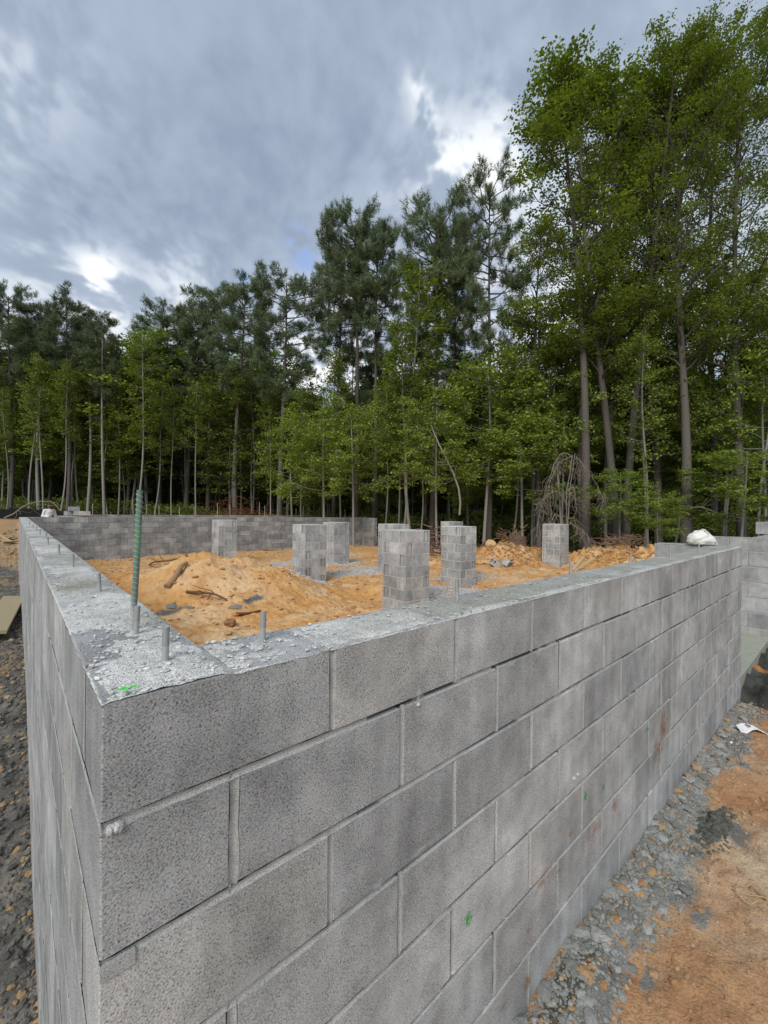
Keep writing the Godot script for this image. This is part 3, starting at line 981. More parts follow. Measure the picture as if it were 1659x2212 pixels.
func make_hardware() -> void:
	var proto := make_bolt()
	var spots := [[297, 1365, "threaded anchor bolt standing right against the green bar"], [361, 1422, "threaded anchor bolt nearest the corner of the walls"], [571, 1378, "threaded anchor bolt nearest the corner on the front wall"],
		[990, 1294, "anchor bolt on the front wall in front of the white gravel"], [1235, 1238, "anchor bolt on the front wall below the rightmost pier"], [1363, 1219, "anchor bolt on the front wall in front of the right spoil heap"], [1449, 1201, "anchor bolt on the front wall left of the return"], [1511, 1190, "anchor bolt on the front wall below the white bag"], [1546, 1185, "anchor bolt beside the white bag, close to the far end of the front wall"],
		[217, 1275, "third anchor bolt along the left wall from the corner"], [159, 1223, "fourth anchor bolt along the left wall from the corner"]]
	for k in [[129, 1196.6], [105, 1175.6], [100.8, 1163], [87, 1154.6], [79, 1146], [72, 1141.5], [64, 1134.5], [57, 1124]]:
		spots.append([k[0], k[1], "small anchor bolt in the far half of the left wall's top"])
	var first := true
	for s in spots:
		var o := proto if first else proto.duplicate()
		if not first:
			o.name = numbered("anchor_bolt")
			add_child(o, true)
		first = false
		var p := on_level(s[0], s[1], TOP - 0.002)
		if s[0] < 200 or s[0] == 217:
			p.x = clampf(p.x, 0.03, 0.165)
		o.position = p
		o.rotation = Vector3(rf(-0.05, 0.05), rf(0, TAU), rf(-0.05, 0.05))
		tag(o, s[2], "bolt", "anchor bolts along the wall tops")
	# the tall green reinforcing bar by the corner
	var o := thing("reinforcing_bar", "tall ribbed steel bar with green paint, standing on the left wall near the corner", "steel bar", on_level(288, 1357, TOP - 0.004))
	var b := Mb.new()
	var pts := PackedVector3Array(); var rd := PackedFloat32Array()
	var H := 0.328
	for k in 60:
		var t := k / 59.0
		pts.append(Vector3(0.011 * t + 0.002 * sin(t * 3.0), -0.02 + (H + 0.02) * t, 0.0097 * t))
		rd.append(0.0066)
	b.tube(pts, rd, 16, Color.WHITE, true)
	var k0 := 0
	for k in b.v.size():
		var n := nz2.get_noise_3d(b.v[k].x * 900.0, b.v[k].y * 160.0, b.v[k].z * 900.0)
		var y := b.v[k].y / H
		var g := Color(0.15, 0.205, 0.175).lerp(Color(0.10, 0.38, 0.17), sstep(0.35, 0.6, y + n * 0.4) * (1.0 - sstep(0.7, 0.95, y + n * 0.2)) * 0.5)
		g = g.lerp(Color(0.42, 0.42, 0.40), 1.0 - sstep(0.10, 0.24, y + n * 0.15))
		b.c[k] = g.lerp(Color(0.10, 0.09, 0.07), sstep(0.2, 0.45, n) * 0.8)
	part("bar", b.mesh(), M.rebar, o)
	var ribs := Mb.new()
	for k in 26:
		for hside in 2:
			var y := 0.008 + k * 0.0121 + hside * 0.006
			var rp := PackedVector3Array(); var rr := PackedFloat32Array()
			for t in 9:
				var a := PI * t / 8.0 + hside * PI + 0.5
				var yy := y + 0.0085 * (t / 8.0)
				var f := yy / H
				rp.append(Vector3(0.011 * f + 0.002 * sin(f * 3.0) + cos(a) * 0.0067, yy, 0.0097 * f + sin(a) * 0.0067))
				rr.append(0.0014 if t > 0 and t < 8 else 0.0005)
			var f2 := y / H
			ribs.tube(rp, rr, 5, Color(0.29, 0.345, 0.31).lerp(Color(0.5, 0.5, 0.48), 1.0 - sstep(0.1, 0.24, f2)))
	part("ribs", ribs.mesh(), M.rebar, o)
	# thin bars standing in the rear wall
	var rod := Mb.new()
	rod.tube(PackedVector3Array([Vector3(0, -0.3, 0), Vector3(0.004, 0.5, 0), Vector3(0, 1.0, 0)]), PackedFloat32Array([0.016, 0.016, 0.014]), 6, Color(1, 1, 1), true)
	var rm := rod.mesh()
	for k in [[200, 1088], [288, 1078], [316, 1090], [335, 1093], [344, 1092], [370, 1085], [388, 1095], [420, 1094], [470, 1086], [497, 1090], [560, 1085], [572, 1092], [585, 1091], [600, 1090], [622, 1086], [640, 1098], [655, 1093], [664, 1088], [690, 1097], [707, 1088], [712, 1088], [718, 1090], [690, 1101], [745, 1100], [770, 1102]]:
		var p := Vector3.ZERO
		var d := ray(k[0], 1105)
		var e := Vector3(CAMX, EYE, CAMZ)
		p = e + d * ((-24.1 - e.z) / d.z)
		var o2 := part("steel_rod", rm, M.rod, self, Vector3(p.x, TOP, -24.1))
		var dep := (p - e).dot(Vector3(0.661, 0, -0.75))
		o2.scale = Vector3(1, maxf(0.25, level(k[0], k[1], dep) - TOP), 1)
		o2.rotation.z = rf(-0.04, 0.04)
		tag(o2, "thin steel bar standing upright in the low rear wall", "steel bar", "thin bars in the rear wall")

# ------------------------------------------------------------------ trees
func crooked(from: Vector3, to: Vector3, bend: float, m: int) -> PackedVector3Array:
	var out := PackedVector3Array()
	var a := rdir() * bend
	var b2 := rdir() * bend * 0.5
	for k in m:
		var t := k / float(m - 1)
		out.append(from.lerp(to, t) + a * sin(t * PI) + b2 * sin(t * TAU))
	return out

func taper(r0: float, r1: float, m: int) -> PackedFloat32Array:
	var out := PackedFloat32Array()
	for k in m:
		out.append(lerpf(r0, r1, pow(k / float(m - 1), 0.85)))
	return out

func lerp_path(p: PackedVector3Array, t: float) -> Vector3:
	var f := clampf(t, 0, 0.9999) * (p.size() - 1)
	var k := int(f)
	return p[k].lerp(p[k + 1], f - k)

func tuft(b: Mb, p: Vector3, d: Vector3, l: float, cnt: int, col: Color) -> void:
	for k in cnt:
		var q := (d * rf(0.35, 1.0) + rdir() * 0.75).normalized()
		var o := p + d * rf(-0.16, 0.10)
		var s := q.cross(rdir()).normalized() * 0.0095
		var nn := q.cross(s).normalized()
		var c := col * rf(0.75, 1.25)
		var i0 := b.v.size()
		b.v.append(o - s); b.v.append(o + s); b.v.append(o + q * l * rf(0.8, 1.15))
		for t in 3:
			b.n.append(nn); b.c.append(c)
		b.i.append(i0); b.i.append(i0 + 1); b.i.append(i0 + 2)

# unit height 1 would lose proportions: built at real size, then scaled per tree
func pine(seed_: int, h: float, cb: float, spread: float, r0: float, dens: float, bark: Color, col: Color) -> Array:
	rng.seed = seed_
	var wood := Mb.new(); var limbs := Mb.new(); var crown := Mb.new()
	var path := crooked(Vector3(0, -0.4, 0), Vector3(rf(-0.5, 0.5), h * 0.95, rf(-0.5, 0.5)), 0.22, 14)
	wood.tube(path, taper(r0, 0.03, 14), 10, bark)
	var nl := int(44 * dens)
	for k in nl:
		var t := lerpf(cb, 0.995, pow((k + rng.randf()) / nl, 0.85))
		var f := (t - cb) / (1.0 - cb)
		var prof := 0.15 + 0.90 * sqrt(maxf(0.0, 1.0 - pow((f - 0.55) / 0.60, 2.0)))
		if f < 0.25 and rng.randf() < 0.3:
			prof *= 0.5
		var az := k * 2.4 + rf(-0.5, 0.5)
		var l := spread * prof * rf(0.6, 1.1)
		var o := lerp_path(path, t)
		var up := lerpf(-0.02, 0.75, f * f * f) + rf(-0.1, 0.15)
		var tip := o + Vector3(cos(az), up, sin(az)) * l
		var br := crooked(o, tip, l * 0.12, 6)
		limbs.tube(br, taper(maxf(0.018, 0.10 * r0 + 0.012 * l), 0.008, 6), 5, bark * 0.75)
		var ns := int(5 + l * 3.2)
		for s in ns:
			var u := lerpf(0.45, 1.0, (s + 0.7) / ns)
			var p := lerp_path(br, u)
			var sd := ((tip - o).normalized() * 0.6 + rdir() * 0.8 + Vector3(0, 0.35, 0)).normalized()
			var sl := rf(0.35, 0.80) * (0.5 + 0.25 * l) * (1.15 - 0.5 * u)
			var e := p + sd * sl
			limbs.tube(crooked(p, e, sl * 0.1, 3), taper(0.011, 0.006, 3), 3, bark * 0.6)
			var nt := 4 + int(sl * 4.0)
			for q in nt:
				var tp := p.lerp(e, lerpf(0.45, 1.05, (q + 0.5) / nt)) + rdir() * 0.17
				var td := (sd * 0.6 + Vector3(0, 0.45, 0) + rdir() * 0.6).normalized()
				tuft(crown, tp, td, rf(0.20, 0.31), 19, col.lerp(Color(0.15, 0.18, 0.085), rng.randf() * 0.5))
	# dead stubs on the bare trunk
	for k in 9:
		var t := rf(0.3, cb)
		var o := lerp_path(path, t)
		var az := rf(0, TAU)
		var l := rf(0.3, 1.3)
		limbs.tube(crooked(o, o + Vector3(cos(az), rf(-0.2, 0.3), sin(az)) * l, 0.08, 4), taper(0.022, 0.006, 4), 4, bark * 0.8)
	return [wood.mesh(), limbs.mesh(), crown.mesh()]

func spray(b: Mb, p: Vector3, r: float, cnt: int, ls: float, c0: Color, c1: Color, flat: float) -> void:
	var tone := rng.randf()
	for k in cnt:
		var o := rdir() * sqrt(rng.randf()) * r
		o.y *= flat * 1.3
		var nn := (Vector3(0, 1, 0) + rdir() * 0.75).normalized()
		var d := rdir()
		d = (d - nn * d.dot(nn)).normalized()
		d = (d - Vector3(0, 0.35, 0)).normalized()
		nn = (nn - d * nn.dot(d)).normalized()
		var s := ls * rf(0.7, 1.25)
		b.leaf(p + o, d, nn, s, s * 0.72, c0.lerp(c1, clampf(tone * 0.6 + rng.randf() * 0.5, 0, 1)))

func hardwood(seed_: int, h: float, cb: float, spread: float, r0: float, nlimb: int, leaf: float, per: int, bark: Color, c0: Color, c1: Color, rise: float, lean := Vector3.ZERO, stems := 1, flat := 0.5, fill := 1.0, shell := 0.0) -> Array:
	rng.seed = seed_
	var wood := Mb.new(); var limbs := Mb.new(); var crown := Mb.new()
	for st in stems:
		var tip0 := Vector3(rf(-0.4, 0.4), h * rf(0.9, 1.0), rf(-0.4, 0.4)) + lean
		if stems > 1:
			var sa := TAU * st / stems + 0.6
			tip0 += Vector3(cos(sa), 0, sin(sa)) * spread * 0.42
		var base := Vector3(0, -0.4, 0) if stems == 1 else Vector3(cos(st * 2.1), 0, sin(st * 2.1)) * r0 * 0.8 + Vector3(0, -0.4, 0)
		var path := crooked(base, tip0, h * 0.025, 14)
		var rr := r0 if stems == 1 else r0 * 0.72
		wood.tube(path, taper(rr, 0.025, 14), 10, bark)
		var hh := tip0.y
		var nl := int(nlimb / float(stems))
		for k in nl:
			var t := lerpf(cb, 0.97, pow((k + rng.randf()) / nl, 0.9))
			var f := (t - cb) / (1.0 - cb)
			var prof := sin(PI * (0.20 + 0.70 * f))
			var az := k * 2.4 + rf(-0.6, 0.6) + st
			var l := spread * (0.35 + 0.65 * prof) * rf(0.65, 1.1) * (0.75 if stems > 1 else 1.0)
			var o := lerp_path(path, (t * hh + 0.4) / (hh + 0.4))
			var up := rise * lerpf(0.6, 1.35, f) + rf(-0.15, 0.2)
			var tip := o + Vector3(cos(az), up, sin(az)).normalized() * l
			var br := crooked(o, tip, l * 0.13, 6)
			limbs.tube(br, taper(maxf(0.014, rr * 0.28 * (1.0 - 0.6 * f)), 0.007, 6), 5, bark * 0.85)
			var ns := int(3 + l * 2.4)
			for s in ns:
				var u := lerpf(0.25, 1.0, (s + 0.7) / ns)
				var p := lerp_path(br, u)
				var sd := ((tip - o).normalized() * 0.7 + rdir() * 0.9 + Vector3(0, 0.2, 0)).normalized()
				var sl := rf(0.4, 1.1) * (0.45 + 0.22 * l) * (1.2 - 0.5 * u)
				var e := p + sd * sl
				limbs.tube(crooked(p, e, sl * 0.12, 3), taper(0.010, 0.004, 3), 3, bark * 0.7)
				var nt := 2 + int(sl * 3.0 * fill)
				for q in nt:
					var tp := p.lerp(e, lerpf(0.25, 1.1, (q + 0.5) / nt)) + rdir() * 0.12
					if shell > 0.0:
						# leaves sit towards the outside of the crown; the middle is bare limbs
						var mid_y := h * (1.0 + cb) * 0.5
						var ex := Vector3((tp.x - lean.x * 0.6) / spread, (tp.y - mid_y) / (h * (1.0 - cb) * 0.54), (tp.z - lean.z * 0.6) / spread).length()
						if ex > 1.06 or (ex < shell and rng.randf() < 0.80):
							continue
					spray(crown, tp, rf(0.24, 0.5), per, leaf, c0, c1, flat)
	return [wood.mesh(), limbs.mesh(), crown.mesh()]

func plant_tree(kit: Array, called: String, leafmat: Material, label: String, p: Vector3, scl: Vector3, turn: float, group := "", tilt := Vector3.ZERO) -> Node3D:
	var o := thing(called, label, "tree", p, group)
	o.rotation = Vector3(tilt.x, turn, tilt.z)
	part("trunk", kit[0], M.bark, o)
	part("branches", kit[1], M.bark, o, Vector3.ZERO, "stuff")
	part("crown", kit[2], leafmat, o)
	o.scale = scl
	return o

func skyline_limit(px: float) -> float:
	# how high in the view the wood behind may reach
	if px < 560: return 770.0
	if px < 600: return 820.0
	if px < 760: return 880.0
	if px < 1120: return 860.0
	return 850.0

func treeline(px: float) -> float:
	if px < 400: return 30.5
	if px < 1000: return lerpf(30.5, 23.5, (px - 400) / 600.0)
	return lerpf(23.5, 18.5, clampf((px - 1000) / 650.0, 0, 1))

func make_trees() -> void:
	var grey := Color(0.17, 0.155, 0.14)
	var pale := Color(0.36, 0.35, 0.32)
	var brown := Color(0.13, 0.11, 0.098)
	var nd := Color(0.165, 0.225, 0.120)
	var pines := []
	for k in 4:
		pines.append(pine(200 + k, 18.0, [0.58, 0.62, 0.54, 0.66][k], 2.15, 0.20, 1.25, [grey, brown, grey, brown][k], nd))
	var young := []
	for k in 3:
		young.append(pine(230 + k, 16.0, [0.64, 0.68, 0.60][k], 1.25, 0.125, 0.9, [pale, grey, pale][k], nd.lerp(Color(0.08, 0.11, 0.06), 0.5)))
	var g0 := Color(0.135, 0.185, 0.042); var g1 := Color(0.29, 0.345, 0.095)
	var bright0 := Color(0.19, 0.265, 0.05); var bright1 := Color(0.34, 0.42, 0.10)
	var hw := []
	for k in 4:
		hw.append(hardwood(300 + k, 20.0, 0.30, 2.7, 0.20, 60, 0.092, 23, grey, g0, g1, 1.0, Vector3.ZERO, 1, 0.34, 1.3, 0.6))
	var under := []
	for k in 4:
		under.append(hardwood(330 + k, 8.0, 0.28, 2.3, 0.06, 22, 0.115, 15, grey, g0 * [1.0, 0.75, 0.85, 0.7][k], g1 * [0.9, 0.7, 1.0, 0.65][k], 0.35, Vector3.ZERO, 1, 0.28))
	var maples := []
	for k in 3:
		maples.append(hardwood(350 + k, 8.0, 0.36, 2.6, 0.08, 26, 0.13, 14, pale, bright0, bright1, 0.3, Vector3.ZERO, 1, 0.25))
	var slim := []
	for k in 3:
		slim.append(hardwood(370 + k, 13.0, [0.5, 0.42, 0.58][k], 1.15, 0.07, 24, 0.13, 11, pale, g0.lerp(bright0, 0.5), g1, 0.6))
	var big := hardwood(390, 21.5, 0.34, 3.7, 0.24, 96, 0.088, 23, grey, g0, g1, 1.25, Vector3.ZERO, 3, 0.34, 1.5, 0.70)
	var dome := hardwood(392, 20.0, 0.38, 3.5, 0.20, 92, 0.105, 22, grey, g0, g1, 1.25, Vector3.ZERO, 2, 0.34, 1.5, 0.70)
	var leaner := hardwood(391, 22.0, 0.36, 3.4, 0.21, 86, 0.088, 23, grey, g0, g1, 1.2, Vector3(1.2, 0, 0.4), 1, 0.34, 1.5, 0.66)
	rng.seed = 4242
	# [px, depth, top py, width px, kit, kind, label]
	var rows := [
		[20, 31, 612, 110, pines[0], 0, "pine at the far left edge of the wood"],
		[86, 31, 644, 92, young[0], 0, "slender pine with a pale trunk left of the person"],
		[145, 30, 622, 92, young[1], 0, "slender pine with two bristly tips, behind the loose blocks"],
		[188, 30, 668, 82, young[2], 0, "slender pine with a dark straight trunk right of the loose blocks"],
		[227, 29, 676, 80, young[0], 0, "slender pale trunked pine left of the green bar"],
		[345, 33, 655, 125, pines[1], 0, "pine leftmost of the three joined dark crowns"],
		[400, 33, 640, 120, pines[2], 0, "pine in the middle of the three joined dark crowns"],
		[448, 33, 612, 120, pines[3], 0, "pine rightmost of the three joined dark crowns"],
		[511, 29, 590, 135, pines[0], 0, "tall pine with a long bare grey trunk above the brown brush heap"],
		[605, 28, 556, 150, pines[2], 0, "tall pine with a round crown and a straight bare trunk behind the far wall"],
		[722, 29, 520, 115, pines[1], 0, "pine at the left shoulder of the tall middle group"],
		[771, 26, 425, 160, pines[3], 0, "tall dark pine above the second pier"],
		[806, 27, 480, 130, pines[0], 0, "pine just right of the tall dark pine above the second pier"],
		[933, 23, 414, 165, pines[1], 0, "thick trunked pine behind the two nearest piers"],
		[1056, 22, 358, 135, pines[2], 0, "tall pine with bare side branches left of the big hardwoods"],
		[985, 27, 470, 110, pines[3], 0, "pine standing back between the two tallest pines"],
		[893, 22, 560, 130, slim[0], 1, "light green slim tree with a pale trunk between the pines"],
		[291, 28, 705, 90, slim[1], 1, "slim pale sapling behind the green bar"],
		[1272, 19.5, 140, 280, dome, 1, "tall broad crowned hardwood at the left of the big right hand group"],
		[1340, 19, 130, 290, big, 1, "big many stemmed hardwood rising over the rightmost pier"],
		[1425, 20.5, 200, 190, hw[0], 1, "tall hardwood right of the many stemmed one"],
		[1482, 17, 5, 270, leaner, 1, "leaning hardwood behind the white bag"],
		[1606, 18, 10, 210, hw[1], 1, "tall dark hardwood near the right edge"],
		[1700, 18.5, -50, 240, hw[2], 1, "tall hardwood cut by the right edge of the picture"],
		[1165, 21, 470, 130, hw[3], 1, "hardwood at the left flank of the big right hand group"],
		[1290, 23, 300, 190, hw[1], 1, "hardwood behind the left side of the many stemmed one"],
		[1540, 22, 160, 200, hw[3], 1, "hardwood standing back between the leaning one and the right edge"],
		[1150, 22, 640, 170, maples[1], 1, "mid height light green tree between the bare branched pine and the big hardwoods"],
		[1215, 20.5, 700, 150, maples[2], 1, "mid height leafy tree above the dead drooping tree"],
		[1400, 20.5, 600, 200, maples[0], 1, "mid height leafy tree among the trunks left of the leaning one"],
		[1560, 19.5, 520, 190, maples[2], 1, "mid height leafy tree among the trunks right of the leaning one"],
		[1655, 17.5, 700, 170, maples[1], 1, "mid height leafy tree cut by the right edge"],
		[1310, 21.5, 560, 190, maples[1], 1, "mid height leafy tree behind the forked hardwood trunks"],
		[700, 22, 868, 170, maples[0], 1, "light green maple behind the second pier"],
		[765, 21, 850, 140, maples[1], 1, "light green maple between the two dark trunks of the middle group"],
		[945, 20, 835, 170, maples[2], 1, "bright green maple over the nearest piers"],
		[1045, 21, 745, 210, maples[0], 1, "bushy green maple with a rounded crown below the bare branched pine"],
		[1130, 20, 880, 170, maples[1], 1, "green maple left of the dead branches"],
		[1345, 17, 1000, 130, maples[2], 1, "low spreading maple beside the dead branches"],
		[1425, 15.5, 1060, 110, maples[0], 1, "small bushy maple left of the leaning trunk"],
		[1600, 15.5, 960, 180, maples[1], 1, "low maple reaching in from the right edge"],
		[860, 24, 800, 130, maples[2], 1, "green maple standing back between the middle pines"],
		[630, 25, 900, 120, maples[1], 1, "small light green maple right of the round crowned pine"],
	]
	for t in rows:
		var kit: Array = t[4]
		var p := at(t[0], t[1])
		p.y = height(p.x, p.z)
		var aabb: AABB = kit[2].get_aabb()
		var tall: float = level(t[0], t[2], t[1]) - p.y
		var sy := tall / (aabb.position.y + aabb.size.y)
		var wide: float = t[3] / 904.0 * t[1] / (0.5 * (aabb.size.x + aabb.size.z) * 0.74)
		plant_tree(kit, "pine_tree" if t[5] == 0 else "hardwood_tree", M.needle if t[5] == 0 else M.leaf, t[6], p, Vector3(wide, sy, wide), rf(0, TAU) if kit != leaner else 0.7)
	# bare pale stems at the edge of the wood, left
	for k in [[12, 30], [64, 29], [94, 29], [128, 29], [160, 30], [172, 31], [236, 31], [255, 30], [330, 31], [372, 30], [425, 30], [548, 30], [585, 29], [655, 27], [735, 26], [828, 23], [868, 22], [905, 22], [1105, 21], [1160, 22], [1215, 20], [1280, 20], [1390, 18], [1455, 19], [1570, 19], [1640, 17.5]]:
		var p := at(k[0], k[1] + rf(-0.5, 0.5))
		p.y = height(p.x, p.z)
		var s := rf(0.72, 0.95)
		plant_tree(slim[rng.randi() % 3], "slim_tree", M.leaf, "slim bare stemmed young tree at the edge of the wood", p, Vector3(s, s, s), rf(0, TAU), "slim stems along the edge of the wood", Vector3(rf(-0.05, 0.05), 0, rf(-0.05, 0.05)))
	# the wood behind: understorey and more trunks
	for k in 190:
		var px := rf(-260, 1900)
		var dep := treeline(px) + 1.0 + 26.0 * pow(rng.randf(), 1.3)
		var p := at(px, dep)
		p.y = height(p.x, p.z)
		var lim := skyline_limit(px) + (rf(-60, 60) if rng.randf() < 0.5 else rf(60, 220))
		var tall := maxf(4.0, level(px, lim, dep) - p.y)
		var kit: Array = under[rng.randi() % 4] if rng.randf() < 0.8 else maples[rng.randi() % 3]
		var sy := tall / 8.4
		var sx := sy * rf(0.95, 1.35)
		plant_tree(kit, "understorey_tree", M.leaf, ("leafy understorey tree inside the wood" if under.has(kit) else "light green maple inside the wood"), p, Vector3(sx, sy, sx), rf(0, TAU), "understorey trees inside the wood")
	for k in 70:
		var px := rf(-200, 1850)
		var dep := treeline(px) + 2.0 + 18.0 * rng.randf()
		var p := at(px, dep)
		p.y = height(p.x, p.z)
		var lim := 720.0 if px < 540 else (860.0 if px < 760 else (720.0 if px < 1100 else 700.0))
		var tall := maxf(7.0, level(px, lim + rf(-30, 120), dep) - p.y)
		var kit: Array = slim[rng.randi() % 3] if px > 1050 or rng.randf() < 0.5 else young[rng.randi() % 3]
		var isp := young.has(kit)
		var s := tall / (16.0 if isp else 13.4)
		plant_tree(kit, "slim_tree", M.needle if isp else M.leaf, "slim trunk standing back inside the wood", p, Vector3(s * 1.25, s, s * 1.25), rf(0, TAU), "slim trunks inside the wood")
	# undergrowth and the far wood, too thick to count
	rng.seed = 99
	var bush := Mb.new()
	for k in 16:
		var p := Vector3(rf(-0.7, 0.7), rf(0.1, 1.5), rf(-0.7, 0.7))
		bush.tube(crooked(Vector3(p.x * 0.3, -0.2, p.z * 0.3), p, 0.1, 4), taper(0.012, 0.004, 4), 3, brown)
		spray(bush, p, 0.45, 16, 0.11, g0, g1, 0.45)
	var bm := bush.mesh()
	var xf := []
	for k in 3600:
		var px := rf(-400, 2050)
		var u0 := pow(rng.randf(), 1.2)
		var dep := treeline(px) + 0.5 + 40.0 * u0
		var p := at(px, dep)
		p.y = height(p.x, p.z)
		var s := rf(0.5, 1.2) * (1.0 + 2.4 * smoothstep(0.25, 0.8, u0))
		xf.append(Transform3D(Basis(Vector3.UP, rf(0, TAU)) * Basis.from_scale(Vector3(s * 1.2, s, s * 1.2)), p))
	for k in 700:
		var px := rf(-500, 2150)
		var p := at(px, treeline(px) + rf(30.0, 44.0))
		p.y = height(p.x, p.z)
		var s := rf(3.4, 4.8)
		xf.append(Transform3D(Basis(Vector3.UP, rf(0, TAU)) * Basis.from_scale(Vector3(s * 1.2, s, s * 1.2)), p))
	var u := many("undergrowth", bm, M.leaf, xf, [], self)
	u.set_meta("label", "leafy undergrowth on the floor of the wood"); u.set_meta("category", "undergrowth")
	xf = []
	for k in 420:
		var px := rf(-700, 2400)
		var dep := treeline(px) + 26.0 + 40.0 * rng.randf()
		var p := at(px, dep)
		p.y = height(p.x, p.z)
		var tall := maxf(5.0, level(px, skyline_limit(px) + rf(0, 120), dep) - p.y)
		var s := tall / 8.4
		xf.append(Transform3D(Basis(Vector3.UP, rf(0, TAU)) * Basis.from_scale(Vector3(s * 1.25, s, s * 1.25)), p))
	u = many("far_wood", under[1][2], M.leaf, xf, [], self)
	u.set_meta("label", "far leafy mass of the wood behind all the trunks"); u.set_meta("category", "wood")
	many("far_trunks", under[1][0], M.bark, xf, [], self).set_meta("label", "trunks of the far wood")

# ------------------------------------------------------------------ sticks, brush, lumber and litter
func stick(called: String, label: String, category: String, a: Vector3, b2: Vector3, r: float, col: Color, bend := 0.03, twigs := 0, group := "") -> void:
	var b := Mb.new()
	var path := crooked(Vector3.ZERO, b2 - a, bend, 8)
	b.tube(path, taper(r, r * 0.6, 8), 8, col, true)
	var o := part(called, b.mesh(), M.wood, self, a)
	tag(o, label, category, group)
	for k in twigs:
		var t := Mb.new()
		var p := lerp_path(path, rf(0.25, 0.95))
		t.tube(crooked(p, p + (rdir() + Vector3(0, 0.3, 0)) * r * 14.0, r * 2.0, 4), taper(r * 0.4, r * 0.15, 4), 4, col)
		part("twig", t.mesh(), M.wood, o)

func board(called: String, label: String, a: Vector3, b2: Vector3, w: float, t: float, col: Color, roll := 0.0, group := "") -> void:
	var d := b2 - a
	var b := Mb.new()
	var l := d.length()
	var ch := t * 0.08
	b.box(Vector3(-l / 2, -t / 2, -w / 2 + ch), Vector3(l / 2, t / 2, w / 2 - ch), col)
	b.box(Vector3(-l / 2 + 0.002, -t / 2 + ch, -w / 2), Vector3(l / 2 - 0.002, t / 2 - ch, w / 2), col * 0.93)
	var o := part(called, b.mesh(), M.wood, self, (a + b2) / 2)
	var x := d.normalized()
	var z := x.cross(Vector3.UP).normalized()
	o.basis = Basis(x, z.cross(x), z) * Basis(Vector3.RIGHT, roll)
	tag(o, label, "board", group)

func on_ground(px: float, depth: float, up := 0.0) -> Vector3:
	var p := at(px, depth)
	p.y = height(p.x, p.z) + up
	return p

func drop(px: float, py: float, up := 0.0) -> Vector3:
	# where a sight line comes down on the ground
	var d := ray(px, py)
	var e := Vector3(CAMX, EYE, CAMZ)
	var t := 0.5
	while t < 60.0:
		var p := e + d * t
		if p.y < height(p.x, p.z):
			return Vector3(p.x, height(p.x, p.z) + up, p.z)
		t += 0.02 + t * 0.004
	return e + d * 10.0

func brush(called: String, label: String, mid: Vector3, size: Vector3, cnt: int, r: float, c0: Color, c1: Color) -> void:
	var o := thing(called, label, "brush pile", mid)
	var b := Mb.new()
	for k in cnt:
		var p := Vector3(rng.randfn(0, 0.42) * size.x, absf(rng.randfn(0, 0.45)) * size.y, rng.randfn(0, 0.42) * size.z)
		var d := rdir(); d.y *= 0.45
		var l := rf(0.3, 0.9) * size.x * 0.6
		b.tube(crooked(p - d * l / 2, p + d * l / 2, l * 0.16, 5), taper(r * rf(0.5, 1.3), r * 0.3, 5), 4, c0.lerp(c1, rng.randf()))
	part("tangled_branches", b.mesh(), M.wood, o, Vector3.ZERO, "stuff")

